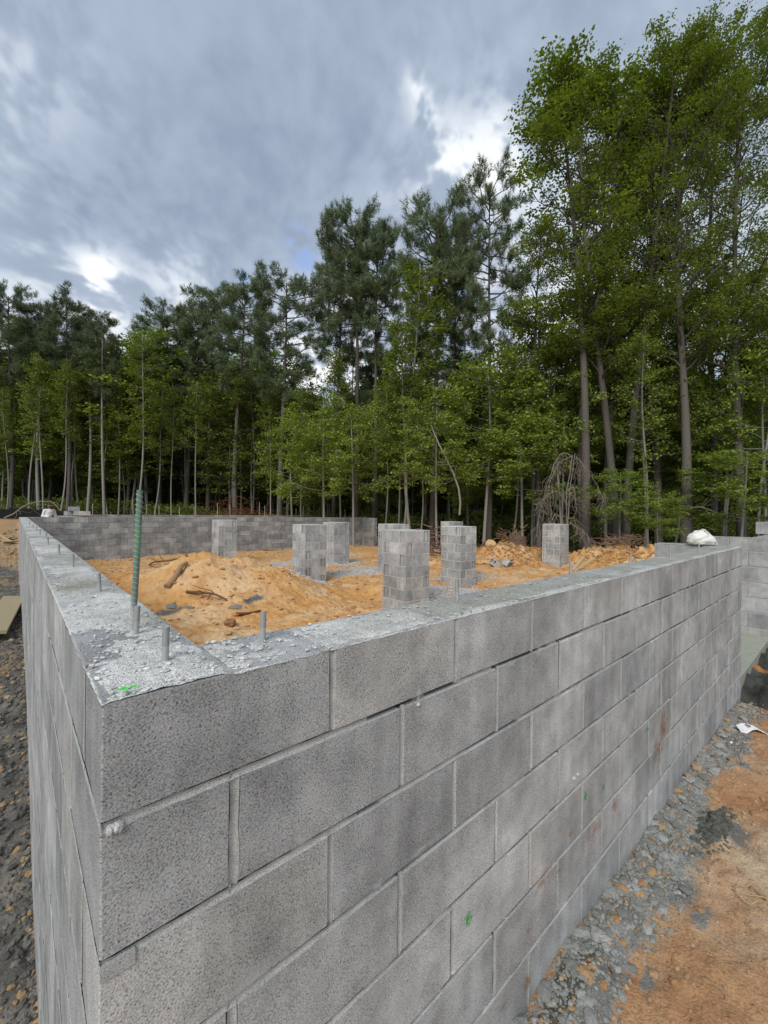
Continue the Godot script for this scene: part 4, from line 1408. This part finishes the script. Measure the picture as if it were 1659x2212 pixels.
func make_site() -> void:
	var bark := Color(0.20, 0.145, 0.11)
	var old := Color(0.36, 0.26, 0.17)
	var fresh := Color(0.66, 0.50, 0.30)
	stick("log", "weathered tan log lying on the left flank of the dirt mound", "log", drop(362, 1275, 0.04), drop(405, 1222, 0.05), 0.06, Color(0.42, 0.28, 0.16), 0.05, 2)
	stick("stick", "long brown stick lying in front of the dirt mound", "stick", drop(405, 1282, 0.03), drop(492, 1303, 0.03), 0.026, Color(0.22, 0.13, 0.09), 0.05, 3)
	stick("stick", "short dark stick beside the red stone", "stick", drop(512, 1331, 0.02), drop(566, 1323, 0.02), 0.028, Color(0.17, 0.09, 0.06), 0.02)
	stick("stick", "gnarled brown branch on top of the mound, left of the leftmost pier", "stick", drop(325, 1222, 0.03), drop(405, 1207, 0.05), 0.03, Color(0.30, 0.18, 0.11), 0.08, 3)
	board("plank", "dark ended board lying on the gravel before the far wall", drop(560, 1189, 0.05), drop(612, 1190, 0.05), 0.14, 0.04, Color(0.45, 0.36, 0.25))
	var st := part("red_stone", stone_mesh(21, 0.62), M.clod, self, drop(500, 1352, 0.03))
	st.scale = Vector3.ONE * 0.10
	var sc := Mb.new()
	var rm := st.mesh
	tag(st, "round reddish stone on the dirt just behind the front wall", "stone")
	M.red = mat(Color(0.40, 0.20, 0.11), 0.9, [M.clod.albedo_texture, M.clod.heightmap_texture], 4.0, 0.3, false)
	st.material_override = M.red
	for k in [[512, 1315, 0.11, "grey heap of spilled mortar at the right end of the long stick"], [372, 1313, 0.09, "grey strip of spilled mortar left of the long stick"], [410, 1314, 0.07, "small grey lump of mortar beside the strip"]]:
		var o := part("mortar_heap", stone_mesh(int(k[0]), 0.6), M.mudgrey, self, drop(k[0], k[1], 0.0))
		o.scale = Vector3(k[2] * 1.3, k[2] * 0.8, k[2] * 0.8)
		o.rotation.y = -0.7
		tag(o, k[3], "mortar")
	# cut log on its end and the stump beside it
	var p := on_ground(1062, 15.2, 0.0)
	p = at(1062, 15.5)
	p.y = level(1062, 1177, 15.5)
	var o := thing("cut_log", "cut log with a pale round end facing out, on the spoil heap", "log", p)
	var b := Mb.new()
	var dir := Vector3(-0.42, 0.42, 0.80).normalized()
	b.tube(PackedVector3Array([-dir * 0.75, Vector3.ZERO]), PackedFloat32Array([0.25, 0.235]), 20, bark)
	part("bark", b.mesh(), M.bark, o)
	var f := Mb.new()
	f.tube(PackedVector3Array([-dir * 0.03, dir * 0.004]), PackedFloat32Array([0.222, 0.222]), 24, Color(0.78, 0.53, 0.27), true)
	f.tube(PackedVector3Array([dir * 0.001, dir * 0.0075]), PackedFloat32Array([0.14, 0.14]), 24, Color(0.82, 0.60, 0.33), true)
	f.tube(PackedVector3Array([dir * 0.001, dir * 0.011]), PackedFloat32Array([0.045, 0.045]), 16, Color(0.62, 0.38, 0.18), true)
	part("cut_face", f.mesh(), M.wood, o)
	b = Mb.new()
	b.tube(PackedVector3Array([Vector3(0, -0.4, 0), Vector3(0.02, 0.2, 0), Vector3(0.05, 0.5, 0)]), PackedFloat32Array([0.42, 0.34, 0.30]), 12, bark, true)
	for k in 7:
		b.tube(crooked(Vector3(0.04, 0.4, 0), Vector3(rf(-0.5, 0.5), rf(0.6, 1.0), rf(-0.5, 0.5)), 0.1, 4), taper(0.04, 0.012, 4), 5, old)
	var s2 := part("root_stump", b.mesh(), M.bark, self, on_ground(1118, 15.8, 0.2))
	tag(s2, "dark torn root stump behind the spoil heap, right of the cut log", "stump")
	brush("brush_pile", "grey brown heap of sticks behind the nearest piers", on_ground(932, 14.6, 0.1), Vector3(1.3, 0.75, 0.9), 150, 0.02, Color(0.34, 0.24, 0.18), Color(0.20, 0.13, 0.10))
	brush("brush_pile", "rust brown heap of dead branches behind the far wall", at(515, 27.0, 0.9), Vector3(2.4, 1.3, 1.2), 320, 0.02, Color(0.26, 0.10, 0.05), Color(0.17, 0.08, 0.05))
	brush("brush_pile", "pale tangle of sticks right of the far wall's return", on_ground(850, 21.5, 0.3), Vector3(1.6, 1.0, 0.8), 80, 0.02, Color(0.42, 0.36, 0.30), Color(0.2, 0.15, 0.11))
	brush("brush_pile", "roots and sticks on the middle spoil heap", on_ground(1090, 14.6, 0.1), Vector3(0.9, 0.35, 0.6), 60, 0.018, Color(0.3, 0.2, 0.13), Color(0.18, 0.12, 0.08))
	brush("brush_pile", "sticks and clods along the crest of the right spoil heap", on_ground(1345, 13.9, 0.1), Vector3(1.8, 0.3, 0.6), 70, 0.014, Color(0.36, 0.24, 0.16), Color(0.2, 0.13, 0.09))
	# two-core blocks thrown on the heap
	for k in [[1071, 1216, 0.5, "left of two hollow blocks lying on the spoil heap"], [1098, 1216, -0.6, "right of two hollow blocks lying on the spoil heap"]]:
		var q := pt(k[0], k[1], 13.2)
		q.y = maxf(q.y, height(q.x, q.z) + 0.06)
		var hb := Mb.new()
		var W := Color.WHITE
		for yy in [-0.08, 0.08]:
			hb.box(Vector3(-0.198, yy - 0.017, -0.096), Vector3(0.198, yy + 0.017, 0.096), W)
		for xx in [-0.18, 0.0, 0.18]:
			hb.box(Vector3(xx - 0.0175, -0.0635, -0.0955), Vector3(xx + 0.0175, 0.0635, 0.0955), W)
		var blk := part("hollow_block", hb.mesh(), cmu_tones[4], self, q)
		blk.rotation = Vector3(0.5, 0.72 + k[2], 0.25 * signf(k[2]))
		tag(blk, k[3], "block", "hollow blocks on the spoil heap")
	# boards at the right heap and at the far left
	for k in [[1232, 1240, 1285, 1205, "long tan board leaning up across the others on the right heap"], [1230, 1243, 1262, 1203, "tan board leaning steeply, leftmost in the right pile"], [1240, 1236, 1268, 1228, "short tan board crossing the pile on the right heap"], [1230, 1230, 1275, 1243, "flat tan board at the foot of the pile on the right heap"], [1226, 1247, 1290, 1246, "lowest tan board of the pile, close to the front wall"], [1318, 1188, 1352, 1190, "grey tan board on the crest of the right spoil heap"], [1352, 1190, 1382, 1206, "tan board sloping down the right spoil heap"], [1020, 1206, 1090, 1213, "tan board lying over the middle spoil heap"], [1082, 1214, 1108, 1207, "short tan board crossing behind the two hollow blocks"]]:
		var dp := 11.0 if k[0] > 1200 else 13.4
		var a := pt(k[0], k[1], dp)
		var c := pt(k[2], k[3], dp + 0.25)
		a.y = maxf(a.y, height(a.x, a.z) + 0.03); c.y = maxf(c.y, height(c.x, c.z) + 0.03)
		board("board", k[4], a, c, 0.09, 0.038, fresh * rf(0.85, 1.1))
	for k in [[-8, 1148, 24, 1172, "upper pale board of the pile at the far left edge"], [-10, 1160, 14, 1171, "pale board sloping down in the pile at the far left edge"], [4, 1170, 46, 1170, "pale board lying flat in front of the far left pile"], [-10, 1166, 30, 1160, "middle pale board of the pile at the far left edge"]]:
		board("board", k[4], drop(k[0], k[1] + 8, 0.12), drop(k[2], k[3] + 4, 0.10), 0.14, 0.04, fresh * rf(0.9, 1.1))
	board("plank", "wide weathered plank lying in the mud at the left edge", drop(-14, 1385, 0.10), drop(33, 1305, 0.13), 0.30, 0.045, Color(0.50, 0.42, 0.28), 0.1)
	# litter and sticks on the right strip
	stick("stick", "bent dark brown root lying on the spilled concrete", "stick", drop(1280, 2010, 0.008), drop(1335, 2110, 0.012), 0.007, Color(0.22, 0.12, 0.07), 0.02, 1)
	stick("stick", "short bent twig in front of the dark mortar patch", "stick", drop(1418, 1862, 0.008), drop(1465, 1828, 0.010), 0.006, Color(0.40, 0.32, 0.2), 0.015)
	stick("stick", "thin straight twig above the dark mortar patch", "stick", drop(1435, 1798, 0.006), drop(1500, 1758, 0.008), 0.003, Color(0.35, 0.28, 0.18), 0.01)
	stick("stick", "small pale chip of wood on the spilled concrete", "stick", drop(1404, 1852, 0.008), drop(1418, 1864, 0.008), 0.007, Color(0.62, 0.46, 0.26), 0.0)
	stick("stick", "thin straw lying at the right edge of the dirt", "stick", drop(1600, 1880, 0.004), drop(1665, 1950, 0.004), 0.003, Color(0.38, 0.27, 0.16), 0.01)
	var tw := Mb.new()
	var loop := PackedVector3Array(); var lr := PackedFloat32Array()
	var c0 := drop(1632, 1945, 0.012)
	for k in 22:
		var a := TAU * k / 19.0
		loop.append(Vector3(cos(a) * 0.062, 0.006 + 0.010 * sin(a * 3.0 + 1.0) + 0.002 * k / 22.0, sin(a) * 0.045 * (1.0 + 0.3 * sin(a * 2))))
		lr.append(0.0026)
	tw.tube(loop, lr, 6, Color(0.58, 0.44, 0.24))
	tw.tube(crooked(loop[3], loop[12], 0.01, 6), taper(0.0024, 0.002, 6), 5, Color(0.58, 0.44, 0.24))
	var two := part("twine", tw.mesh(), M.wood, self, c0)
	tag(two, "loop of tan twine on the orange dirt at the right edge", "twine")
	# crumpled printed wrapper
	var wp := drop(1627, 1583, 0.025)
	var wr := thing("paper_wrapper", "crumpled white printed wrapper lying in the dirt near the right edge", "litter", wp)
	wr.rotation = Vector3(0.25, -0.75, -0.1)
	var sheet := Mb.new()
	var nx := 24; var ny := 12
	for lay in 2:
		var k0 := sheet.v.size()
		for j in ny + 1:
			for i in nx + 1:
				var u := i / float(nx) * 2 - 1
				var w := j / float(ny) * 2 - 1
				var pinch := 1.0 - 0.35 * exp(-pow((u - 0.1) * 2.2, 2.0))
				var y := 0.018 * cos(u * 2.2) + 0.012 * absf(nz2.get_noise_2d(u * 35.0, w * 35.0)) + 0.012 * w * u - (0.0015 if lay else 0.0)
				sheet.v.append(Vector3(u * 0.10, y, w * 0.042 * pinch + 0.018 * u * u))
				sheet.n.append(Vector3(0.35 * sin(u * 5.0) + nz2.get_noise_2d(u * 60.0, w * 60.0), 1.0, 0.3 * nz2.get_noise_2d(u * 60.0 + 50.0, w * 60.0)).normalized() * (1.0 if lay == 0 else -1.0))
				var ink := smoothstep(0.1, 0.25, nz2.get_noise_2d(u * 28.0 + 7.0, w * 20.0)) * float(absf(w) < 0.7 and u > -0.15 and u < 0.6)
				sheet.c.append(Color(0.78, 0.79, 0.80).lerp(Color(0.10, 0.10, 0.11), ink * 0.85))
		for j in ny:
			for i in nx:
				var q := k0 + j * (nx + 1) + i
				if lay == 0:
					sheet.i.append_array([q, q + 1, q + nx + 2, q, q + nx + 2, q + nx + 1])
				else:
					sheet.i.append_array([q, q + nx + 2, q + 1, q, q + nx + 1, q + nx + 2])
	part("sheet", sheet.mesh(), M.cloth, wr)
	var tm := TextMesh.new()
	tm.text = "8"
	var sf := SystemFont.new(); sf.font_names = PackedStringArray(["Droid Sans"]); sf.font_weight = 700
	tm.font = sf
	tm.font_size = 32
	tm.pixel_size = 0.0015
	tm.depth = 0.0008
	var tx := part("printed_digit", tm, M.ink, wr, Vector3(-0.035, 0.032, 0.004))
	tx.rotation = Vector3(-PI / 2, 0.3, 0)
	var chip := part("paper_scrap", stone_mesh(61, 0.15), M.white, self, drop(1585, 1612, 0.008))
	chip.scale = Vector3(0.022, 0.02, 0.009)
	tag(chip, "tiny white scrap of paper on the spilled concrete", "litter")
	# plastic bag on the return wall
	var bag := Mb.new()
	var sm := SphereMesh.new(); sm.radius = 1.0; sm.height = 2.0; sm.radial_segments = 40; sm.rings = 24
	var ar := sm.get_mesh_arrays()
	var vs: PackedVector3Array = ar[Mesh.ARRAY_VERTEX]
	var st2 := SurfaceTool.new()
	st2.begin(Mesh.PRIMITIVE_TRIANGLES)
	for k in ar[Mesh.ARRAY_INDEX]:
		var q := vs[k]
		var fold := absf(nz2.get_noise_3d(q.x * 28.0, q.y * 28.0, q.z * 24.0)) * 0.26 + 0.14 * nz.get_noise_3d(q.x * 30.0, q.y * 30.0, q.z * 30.0)
		var d := q * (0.92 + fold)
		d.x += 0.25 * d.y * (1.0 if d.x < 0 else -0.6)
		st2.add_vertex(Vector3(d.x * 0.158, maxf(-0.055, (d.y + 0.10 - 0.60 * maxf(d.x, 0.0)) * 0.105), d.z * 0.11))
	st2.generate_normals()
	var bg := part("plastic_bag", st2.commit(), M.plastic, self, Vector3(12.5 * BM - 0.10, TOP + 0.056, -0.24))
	bg.rotation.y = -0.72
	bg.scale = Vector3(0.88, 0.88, 0.88)
	bg.position += Vector3(-0.03, -0.006, -0.04)
	tag(bg, "crumpled white plastic bag resting on the short return wall", "plastic bag")
	# loose blocks on the far wall, at its left end
	var stack := [[150, 0, "bottom left block of the loose stack rising behind the far wall"], [171, 0, "bottom middle block of the loose stack rising behind the far wall"], [160, 1, "topmost block of the loose stack rising behind the far wall"], [184, 0, "rightmost block of the loose stack rising behind the far wall"]]
	for k in stack:
		var d := ray(k[0], 1105)
		var e := Vector3(CAMX, EYE, CAMZ)
		var q := at(k[0], 19.0)
		q.y = 1.47 + k[1] * 0.2
		var blk := part("loose_block", get_block(0.397), cmu_tones[(int(k[0])) % 5], self, q)
		blk.rotation.y = rf(-0.12, 0.12)
		tag(blk, k[2], "block", "loose blocks stacked by the far wall")
	var pal := Mb.new()
	var dq := ray(167, 1105)
	var ee := Vector3(CAMX, EYE, CAMZ)
	var pq := at(164, 19.0)
	for k in 7:
		pal.box(Vector3(-0.75, 0.0, -0.16 + 0.0) + Vector3(0, k * 0.2032, 0), Vector3(0.72, 0.195 + k * 0.2032, 0.16), Color.WHITE)
	var pb := part("block_stack", pal.mesh(), cmu_tones[0], self, Vector3(pq.x, 1.37 - 7 * 0.2032, pq.z))
	tag(pb, "lower part of the loose block stack, hidden behind the far wall", "block stack")
	# silt fence and a fallen bough at the far left
	var fe := thing("silt_fence", "long low black fabric fence at the edge of the wood, left", "fence", at(60, 27.0, 0.0))
	var fb := Mb.new()
	var prev := Vector3.ZERO
	for k in 24:
		var q := at(-420 + k * 30, 27.0 - 0.02 * k) - fe.position
		q.y = height(q.x + fe.position.x, q.z + fe.position.z)
		q += Vector3(0, 0.62 + 0.05 * sin(k * 1.7), 0)
		if k > 0:
			var lo := Vector3(0, -0.9, 0)
			fb.quad(prev, q, q + lo, prev + lo, Color.WHITE)
			var back := Vector3(-0.004, 0, -0.004)
			fb.quad(q + back, prev + back, prev + lo + back, q + lo + back, Color.WHITE)
		prev = q
	part("fabric", fb.mesh(), M.fence, fe)
	var post := Mb.new()
	post.box(Vector3(-0.02, -1.0, -0.02), Vector3(0.02, 0.12, 0.02), Color(0.4, 0.32, 0.2))
	var pm := post.mesh()
	for k in 7:
		var q := at(-300 + k * 90, 27.06)
		q.y = height(q.x, q.z) + 0.62
		var po := part("stake", pm, M.wood, fe)
		po.position = q - fe.position
	o = thing("fallen_bough", "thin grey bough arching over the black fence, at the far left", "branch", at(10, 20.0, 0.0))
	b = Mb.new()
	var arch := PackedVector3Array()
	for k in [[10, 1119], [30, 1110], [45, 1098], [62, 1088], [90, 1083], [110, 1083], [122, 1092], [130, 1104]]:
		arch.append(pt(k[0], k[1], 20.0) - o.position)
	b.tube(arch, taper(0.035, 0.012, 8), 6, Color(0.33, 0.30, 0.27))
	for k in 7:
		var q := lerp_path(arch, rf(0.2, 0.9))
		b.tube(crooked(q, q + Vector3(rf(-0.6, 0.6), rf(-0.7, 0.1), rf(-0.3, 0.3)), 0.1, 5), taper(0.014, 0.004, 5), 4, Color(0.3, 0.27, 0.24))
	part("bough", b.mesh(), M.wood, o)
	# dead drooping tree in front of the right wood
	o = thing("dead_tree", "grey leafless drooping tree behind the rightmost pier", "tree", on_ground(1215, 16.0))
	b = Mb.new()
	var tw2 := Mb.new()
	var dc := Color(0.38, 0.33, 0.28)
	var bows := [[[1225, 1180], [1222, 1080], [1235, 985], [1215, 975], [1195, 1005], [1178, 1060], [1170, 1110]], [[1225, 1180], [1228, 1070], [1240, 978], [1262, 1010], [1290, 1050], [1305, 1085]], [[1235, 985], [1205, 1000], [1185, 1045], [1190, 1120]], [[1225, 1090], [1205, 1060], [1180, 1070], [1163, 1115], [1160, 1160]], [[1225, 1060], [1238, 1050], [1246, 1090], [1240, 1140]], [[1230, 1130], [1265, 1150], [1285, 1190]], [[1230, 1120], [1200, 1110], [1182, 1140], [1178, 1165]]]
	for w in bows:
		var pp := PackedVector3Array()
		for k in w:
			pp.append(pt(k[0], k[1], 16.0 + rf(-0.4, 0.4)) - o.position)
		var sm2 := PackedVector3Array()
		for k in 16:
			sm2.append(lerp_path(pp, k / 15.0) + rdir() * 0.03)
		b.tube(sm2, taper(0.017, 0.006, 16), 6, dc)
		for k in 40:
			var q := lerp_path(sm2, rf(0.2, 1.0))
			tw2.tube(crooked(q, q + Vector3(rf(-0.7, 0.5), rf(-1.1, -0.1), rf(-0.6, 0.6)) * 0.8, 0.16, 6), taper(0.007, 0.003, 6), 4, dc * rf(0.7, 1.15))
	part("boughs", b.mesh(), M.wood, o)
	part("twigs", tw2.mesh(), M.wood, o)
	stick("branch", "bare grey branch sticking out right of the leaning trunk", "branch", pt(1492, 1098, 16.4), pt(1600, 1118, 15.2), 0.025, Color(0.38, 0.34, 0.3), 0.15, 6)
	stick("branch", "crooked pale sapling leaning between the brush pile and the pines", "branch", pt(993, 1112, 19.0), pt(930, 920, 19.4), 0.05, Color(0.36, 0.33, 0.27), 0.35, 5)

# ------------------------------------------------------------------ the person
func sdf_mesh(caps: Array, lo: Vector3, hi: Vector3, cell: float, k_: float, color: Callable) -> ArrayMesh:
	var n := Vector3i(((hi - lo) / cell).ceil())
	var nx := n.x + 1; var ny := n.y + 1; var nzz := n.z + 1
	var f := PackedFloat32Array(); f.resize(nx * ny * nzz)
	for z in nzz:
		for y in ny:
			for x in nx:
				var p := lo + Vector3(x, y, z) * cell
				var s := 0.0
				var best := 10.0
				for c in caps:
					var a: Vector3 = c[0]
					var ab: Vector3 = c[1] - a
					var t := clampf((p - a).dot(ab) / maxf(ab.length_squared(), 1e-8), 0.0, 1.0)
					var q := (p - a - ab * t)
					if c.size() > 4:
						q /= c[4]
					var d: float = q.length() - lerpf(c[2], c[3], t)
					if d < best + 0.15:
						s = s + exp(-d / k_)
						best = minf(best, d)
				f[(z * ny + y) * nx + x] = -k_ * log(maxf(s, 1e-20)) if s > 0 else best
	var b := Mb.new()
	var idx := {}
	var g := func(x, y, z): return f[(z * ny + y) * nx + x]
	for z in n.z:
		for y in n.y:
			for x in n.x:
				var acc := Vector3.ZERO
				var cnt := 0
				var cs := []
				for k in 8:
					cs.append(g.call(x + (k & 1), y + ((k >> 1) & 1), z + ((k >> 2) & 1)))
				for e in [[0, 1], [2, 3], [4, 5], [6, 7], [0, 2], [1, 3], [4, 6], [5, 7], [0, 4], [1, 5], [2, 6], [3, 7]]:
					var u: float = cs[e[0]]; var w: float = cs[e[1]]
					if (u < 0) != (w < 0):
						var t := u / (u - w)
						var pa := Vector3(e[0] & 1, (e[0] >> 1) & 1, (e[0] >> 2) & 1)
						var pb := Vector3(e[1] & 1, (e[1] >> 1) & 1, (e[1] >> 2) & 1)
						acc += pa.lerp(pb, t); cnt += 1
				if cnt:
					var p := lo + (Vector3(x, y, z) + acc / cnt) * cell
					var gr := Vector3(cs[1] + cs[3] + cs[5] + cs[7] - cs[0] - cs[2] - cs[4] - cs[6], cs[2] + cs[3] + cs[6] + cs[7] - cs[0] - cs[1] - cs[4] - cs[5], cs[4] + cs[5] + cs[6] + cs[7] - cs[0] - cs[1] - cs[2] - cs[3])
					idx[Vector3i(x, y, z)] = b.vert(p, gr.normalized(), color.call(p))
	for key in idx:
		var v: Vector3i = key
		for axis in 3:
			var o1 := Vector3i.ZERO; o1[(axis + 1) % 3] = 1
			var o2 := Vector3i.ZERO; o2[(axis + 2) % 3] = 1
			var st := Vector3i.ZERO; st[axis] = 1
			if not (idx.has(v - o1) and idx.has(v - o2) and idx.has(v - o1 - o2)):
				continue
			var a: float = g.call(v.x, v.y, v.z)
			var e: float = g.call(v.x + st.x, v.y + st.y, v.z + st.z)
			if (a < 0) == (e < 0):
				continue
			var q := [idx[v - o1 - o2], idx[v - o2], idx[v], idx[v - o1]]
			if a < 0:
				b.i.append_array([q[0], q[2], q[1], q[0], q[3], q[2]])
			else:
				b.i.append_array([q[0], q[1], q[2], q[0], q[2], q[3]])
	return b.mesh()

func make_person() -> void:
	# x = the person's left, +z = the way they face; standing, head bent over something held in both hands
	var place := at(107, 20.0)
	place.y = height(place.x, place.z)
	var o := thing("person", "person in white long sleeves and cap, looking down at their hands beyond far wall", "person", place)
	o.rotation.y = 0.35
	var skin := Color(0.17, 0.085, 0.055)
	var shirt := Color(0.74, 0.75, 0.75)
	var jeans := Color(0.05, 0.06, 0.09)
	var caps := [[Vector3(0, 1.02, 0), Vector3(0, 1.34, 0), 0.150, 0.165, Vector3(1.15, 1, 0.82)], [Vector3(0, 1.36, 0), Vector3(0, 1.46, 0.0), 0.13, 0.07], [Vector3(-0.15, 1.43, 0), Vector3(0.15, 1.43, 0), 0.075, 0.075],
		[Vector3(0, 0.9, 0), Vector3(0, 1.0, 0), 0.155, 0.15, Vector3(1.1, 1, 0.85)], [Vector3(0, 1.45, 0.0), Vector3(0, 1.55, 0.03), 0.055, 0.052], [Vector3(0, 1.62, 0.045), Vector3(0, 1.68, 0.03), 0.085, 0.092], [Vector3(0, 1.575, 0.095), Vector3(0, 1.59, 0.09), 0.045, 0.05], [Vector3(0, 1.625, 0.128), Vector3(0, 1.605, 0.146), 0.012, 0.017]]
	for s in [-1.0, 1.0]:
		caps.append([Vector3(s * 0.20, 1.42, 0), Vector3(s * 0.27, 1.16, -0.01), 0.062, 0.050])
		caps.append([Vector3(s * 0.27, 1.16, -0.01), Vector3(s * 0.07, 1.12, 0.24), 0.050, 0.036])
		caps.append([Vector3(s * 0.07, 1.12, 0.24), Vector3(s * 0.035, 1.125, 0.285), 0.034, 0.036])
		caps.append([Vector3(s * 0.10, 0.9, 0), Vector3(s * 0.11, 0.5, 0.02), 0.095, 0.065])
		caps.append([Vector3(s * 0.11, 0.5, 0.02), Vector3(s * 0.12, 0.1, -0.02), 0.062, 0.045])
		caps.append([Vector3(s * 0.12, 0.05, -0.04), Vector3(s * 0.14, 0.04, 0.13), 0.05, 0.04])
		caps.append([Vector3(s * 0.09, 1.64, 0.035), Vector3(s * 0.092, 1.61, 0.035), 0.018, 0.014])
		for k in 4:
			caps.append([Vector3(s * 0.04, 1.11 + k * 0.016, 0.28), Vector3(s * (-0.005), 1.115 + k * 0.016, 0.325 - k * 0.006), 0.010, 0.008])
		caps.append([Vector3(s * 0.05, 1.15, 0.26), Vector3(s * 0.015, 1.185, 0.29), 0.011, 0.009])
	var colr := func(p: Vector3):
		if p.y > 1.50: return skin
		if p.z > 0.225 and p.y > 1.05: return skin
		if p.y < 0.10: return Color(0.09, 0.06, 0.04)
		return shirt if p.y > 0.88 else jeans
	part("body", sdf_mesh(caps, Vector3(-0.38, -0.03, -0.22), Vector3(0.38, 1.82, 0.38), 0.022, 0.012, colr), M.cloth, o)
	var cap := Mb.new()
	var pts := PackedVector3Array([Vector3(0, 1.66, 0.03), Vector3(0, 1.70, 0.03), Vector3(0, 1.74, 0.03), Vector3(0, 1.775, 0.028), Vector3(0, 1.785, 0.028)])
	cap.tube(pts, PackedFloat32Array([0.106, 0.104, 0.090, 0.052, 0.004]), 16, Color(0.075, 0.07, 0.055), true)
	for k in 8:
		var a0 := -1.1 + k * 2.2 / 8; var a1 := -1.1 + (k + 1) * 2.2 / 8
		cap.quad(Vector3(sin(a0) * 0.10, 1.672, 0.03 + cos(a0) * 0.10), Vector3(sin(a1) * 0.10, 1.672, 0.03 + cos(a1) * 0.10), Vector3(sin(a1) * 0.115, 1.642, 0.03 + cos(a1) * 0.19), Vector3(sin(a0) * 0.115, 1.642, 0.03 + cos(a0) * 0.19), Color(0.20, 0.18, 0.14))
	part("cap", cap.mesh(), M.cloth, o)
	var ph := Mb.new()
	ph.box(Vector3(-0.035, -0.004, -0.07), Vector3(0.035, 0.004, 0.07), Color(0.03, 0.03, 0.03))
	var pho := part("phone", ph.mesh(), M.cloth, self, o.position + o.basis * Vector3(0, 1.165, 0.315))
	pho.rotation = Vector3(-0.7, 0.35, 0)
	tag(pho, "small dark thing held in both hands of the person", "phone")

# ------------------------------------------------------------------
const SKY_GAIN := 0.61
const EXPOSURE := 1.75

func _ready() -> void:
	nz.seed = 7; nz.noise_type = FastNoiseLite.TYPE_SIMPLEX_SMOOTH; nz.frequency = 0.05; nz.fractal_octaves = 4
	nz2.seed = 19; nz2.noise_type = FastNoiseLite.TYPE_PERLIN; nz2.frequency = 0.1; nz2.fractal_octaves = 3
	nzc.seed = 23; nzc.noise_type = FastNoiseLite.TYPE_CELLULAR; nzc.frequency = 0.1; nzc.fractal_octaves = 2
	var cam := Camera3D.new()
	cam.name = "camera"
	cam.fov = rad_to_deg(2.0 * atan(1106.0 / 904.0))
	cam.position = Vector3(CAMX, EYE, CAMZ)
	cam.rotation = Vector3(0.0014, -deg_to_rad(41.4), 0.0114)
	cam.near = 0.02
	cam.far = 400.0
	cam.current = true
	add_child(cam)
	var env := Environment.new()
	env.background_mode = Environment.BG_SKY
	env.sky = Sky.new()
	env.sky.sky_material = make_sky()
	env.tonemap_mode = Environment.TONE_MAPPER_LINEAR
	env.tonemap_exposure = EXPOSURE
	env.sdfgi_enabled = true
	env.ssao_enabled = true
	env.ssil_enabled = true
	var we := WorldEnvironment.new()
	we.name = "environment"
	we.environment = env
	add_child(we)
	var sun := DirectionalLight3D.new()
	sun.name = "sun"
	sun.light_energy = 0.5
	sun.light_color = Color(1.0, 0.97, 0.92)
	sun.light_angular_distance = 30.0
	sun.shadow_enabled = true
	sun.look_at_from_position(Vector3(-0.95, 1.0, 0.55), Vector3.ZERO)
	add_child(sun)
	materials()
	M.mudgrey = mat(Color(0.27, 0.275, 0.26), 0.9, [M.clod.albedo_texture, M.clod.heightmap_texture], 4.0, 0.3, false)
	M.ink = mat(Color(0.06, 0.06, 0.07), 0.7, [], 1, 0, false)
	M.white = mat(Color(0.8, 0.8, 0.78), 0.7, [], 1, 0, false)
	for g in [[472, 14.6, 0.6, 1.0], [590, 13.4, 1.1, 0.7], [640, 10.4, 0.8, 0.6], [780, 11.8, 1.2, 0.9], [990, 9.0, 0.9, 0.8], [930, 8.0, 0.8, 0.7], [830, 12.0, 0.9, 0.7], [1000, 11.0, 0.9, 0.6], [745, 13.4, 0.8, 0.5], [650, 9.2, 0.5, 0.4], [720, 16.5, 1.2, 0.5]]:
		var p := at(g[0], g[1])
		gravel.append([p.x, -p.z, g[2], g[3]])
	for m in [[1070, 14.9, 0.8, 0.8, 0.42], [1100, 14.6, 0.6, 0.6, 0.2], [1150, 15.4, 0.9, 0.7, 0.42], [1120, 14.0, 0.8, 0.6, 0.15], [1010, 15.9, 0.8, 0.8, 0.25], [1275, 14.6, 0.9, 0.8, 0.42], [1345, 13.9, 1.1, 0.8, 0.50], [1410, 12.8, 1.0, 0.8, 0.40], [1480, 12.2, 1.0, 1.0, 0.40], [925, 13.9, 0.8, 0.8, 0.22]]:
		var p := at(m[0], m[1])
		heaps.append([p.x, -p.z, m[2], m[3], m[4]])
	rng.seed = 1
	make_ground()
	rng.seed = 2
	make_walls()
	rng.seed = 3
	make_piers()
	rng.seed = 4
	make_hardware()
	make_trees()
	rng.seed = 5
	make_site()
	rng.seed = 6
	make_person()
	rng.seed = 7
	make_scatter()
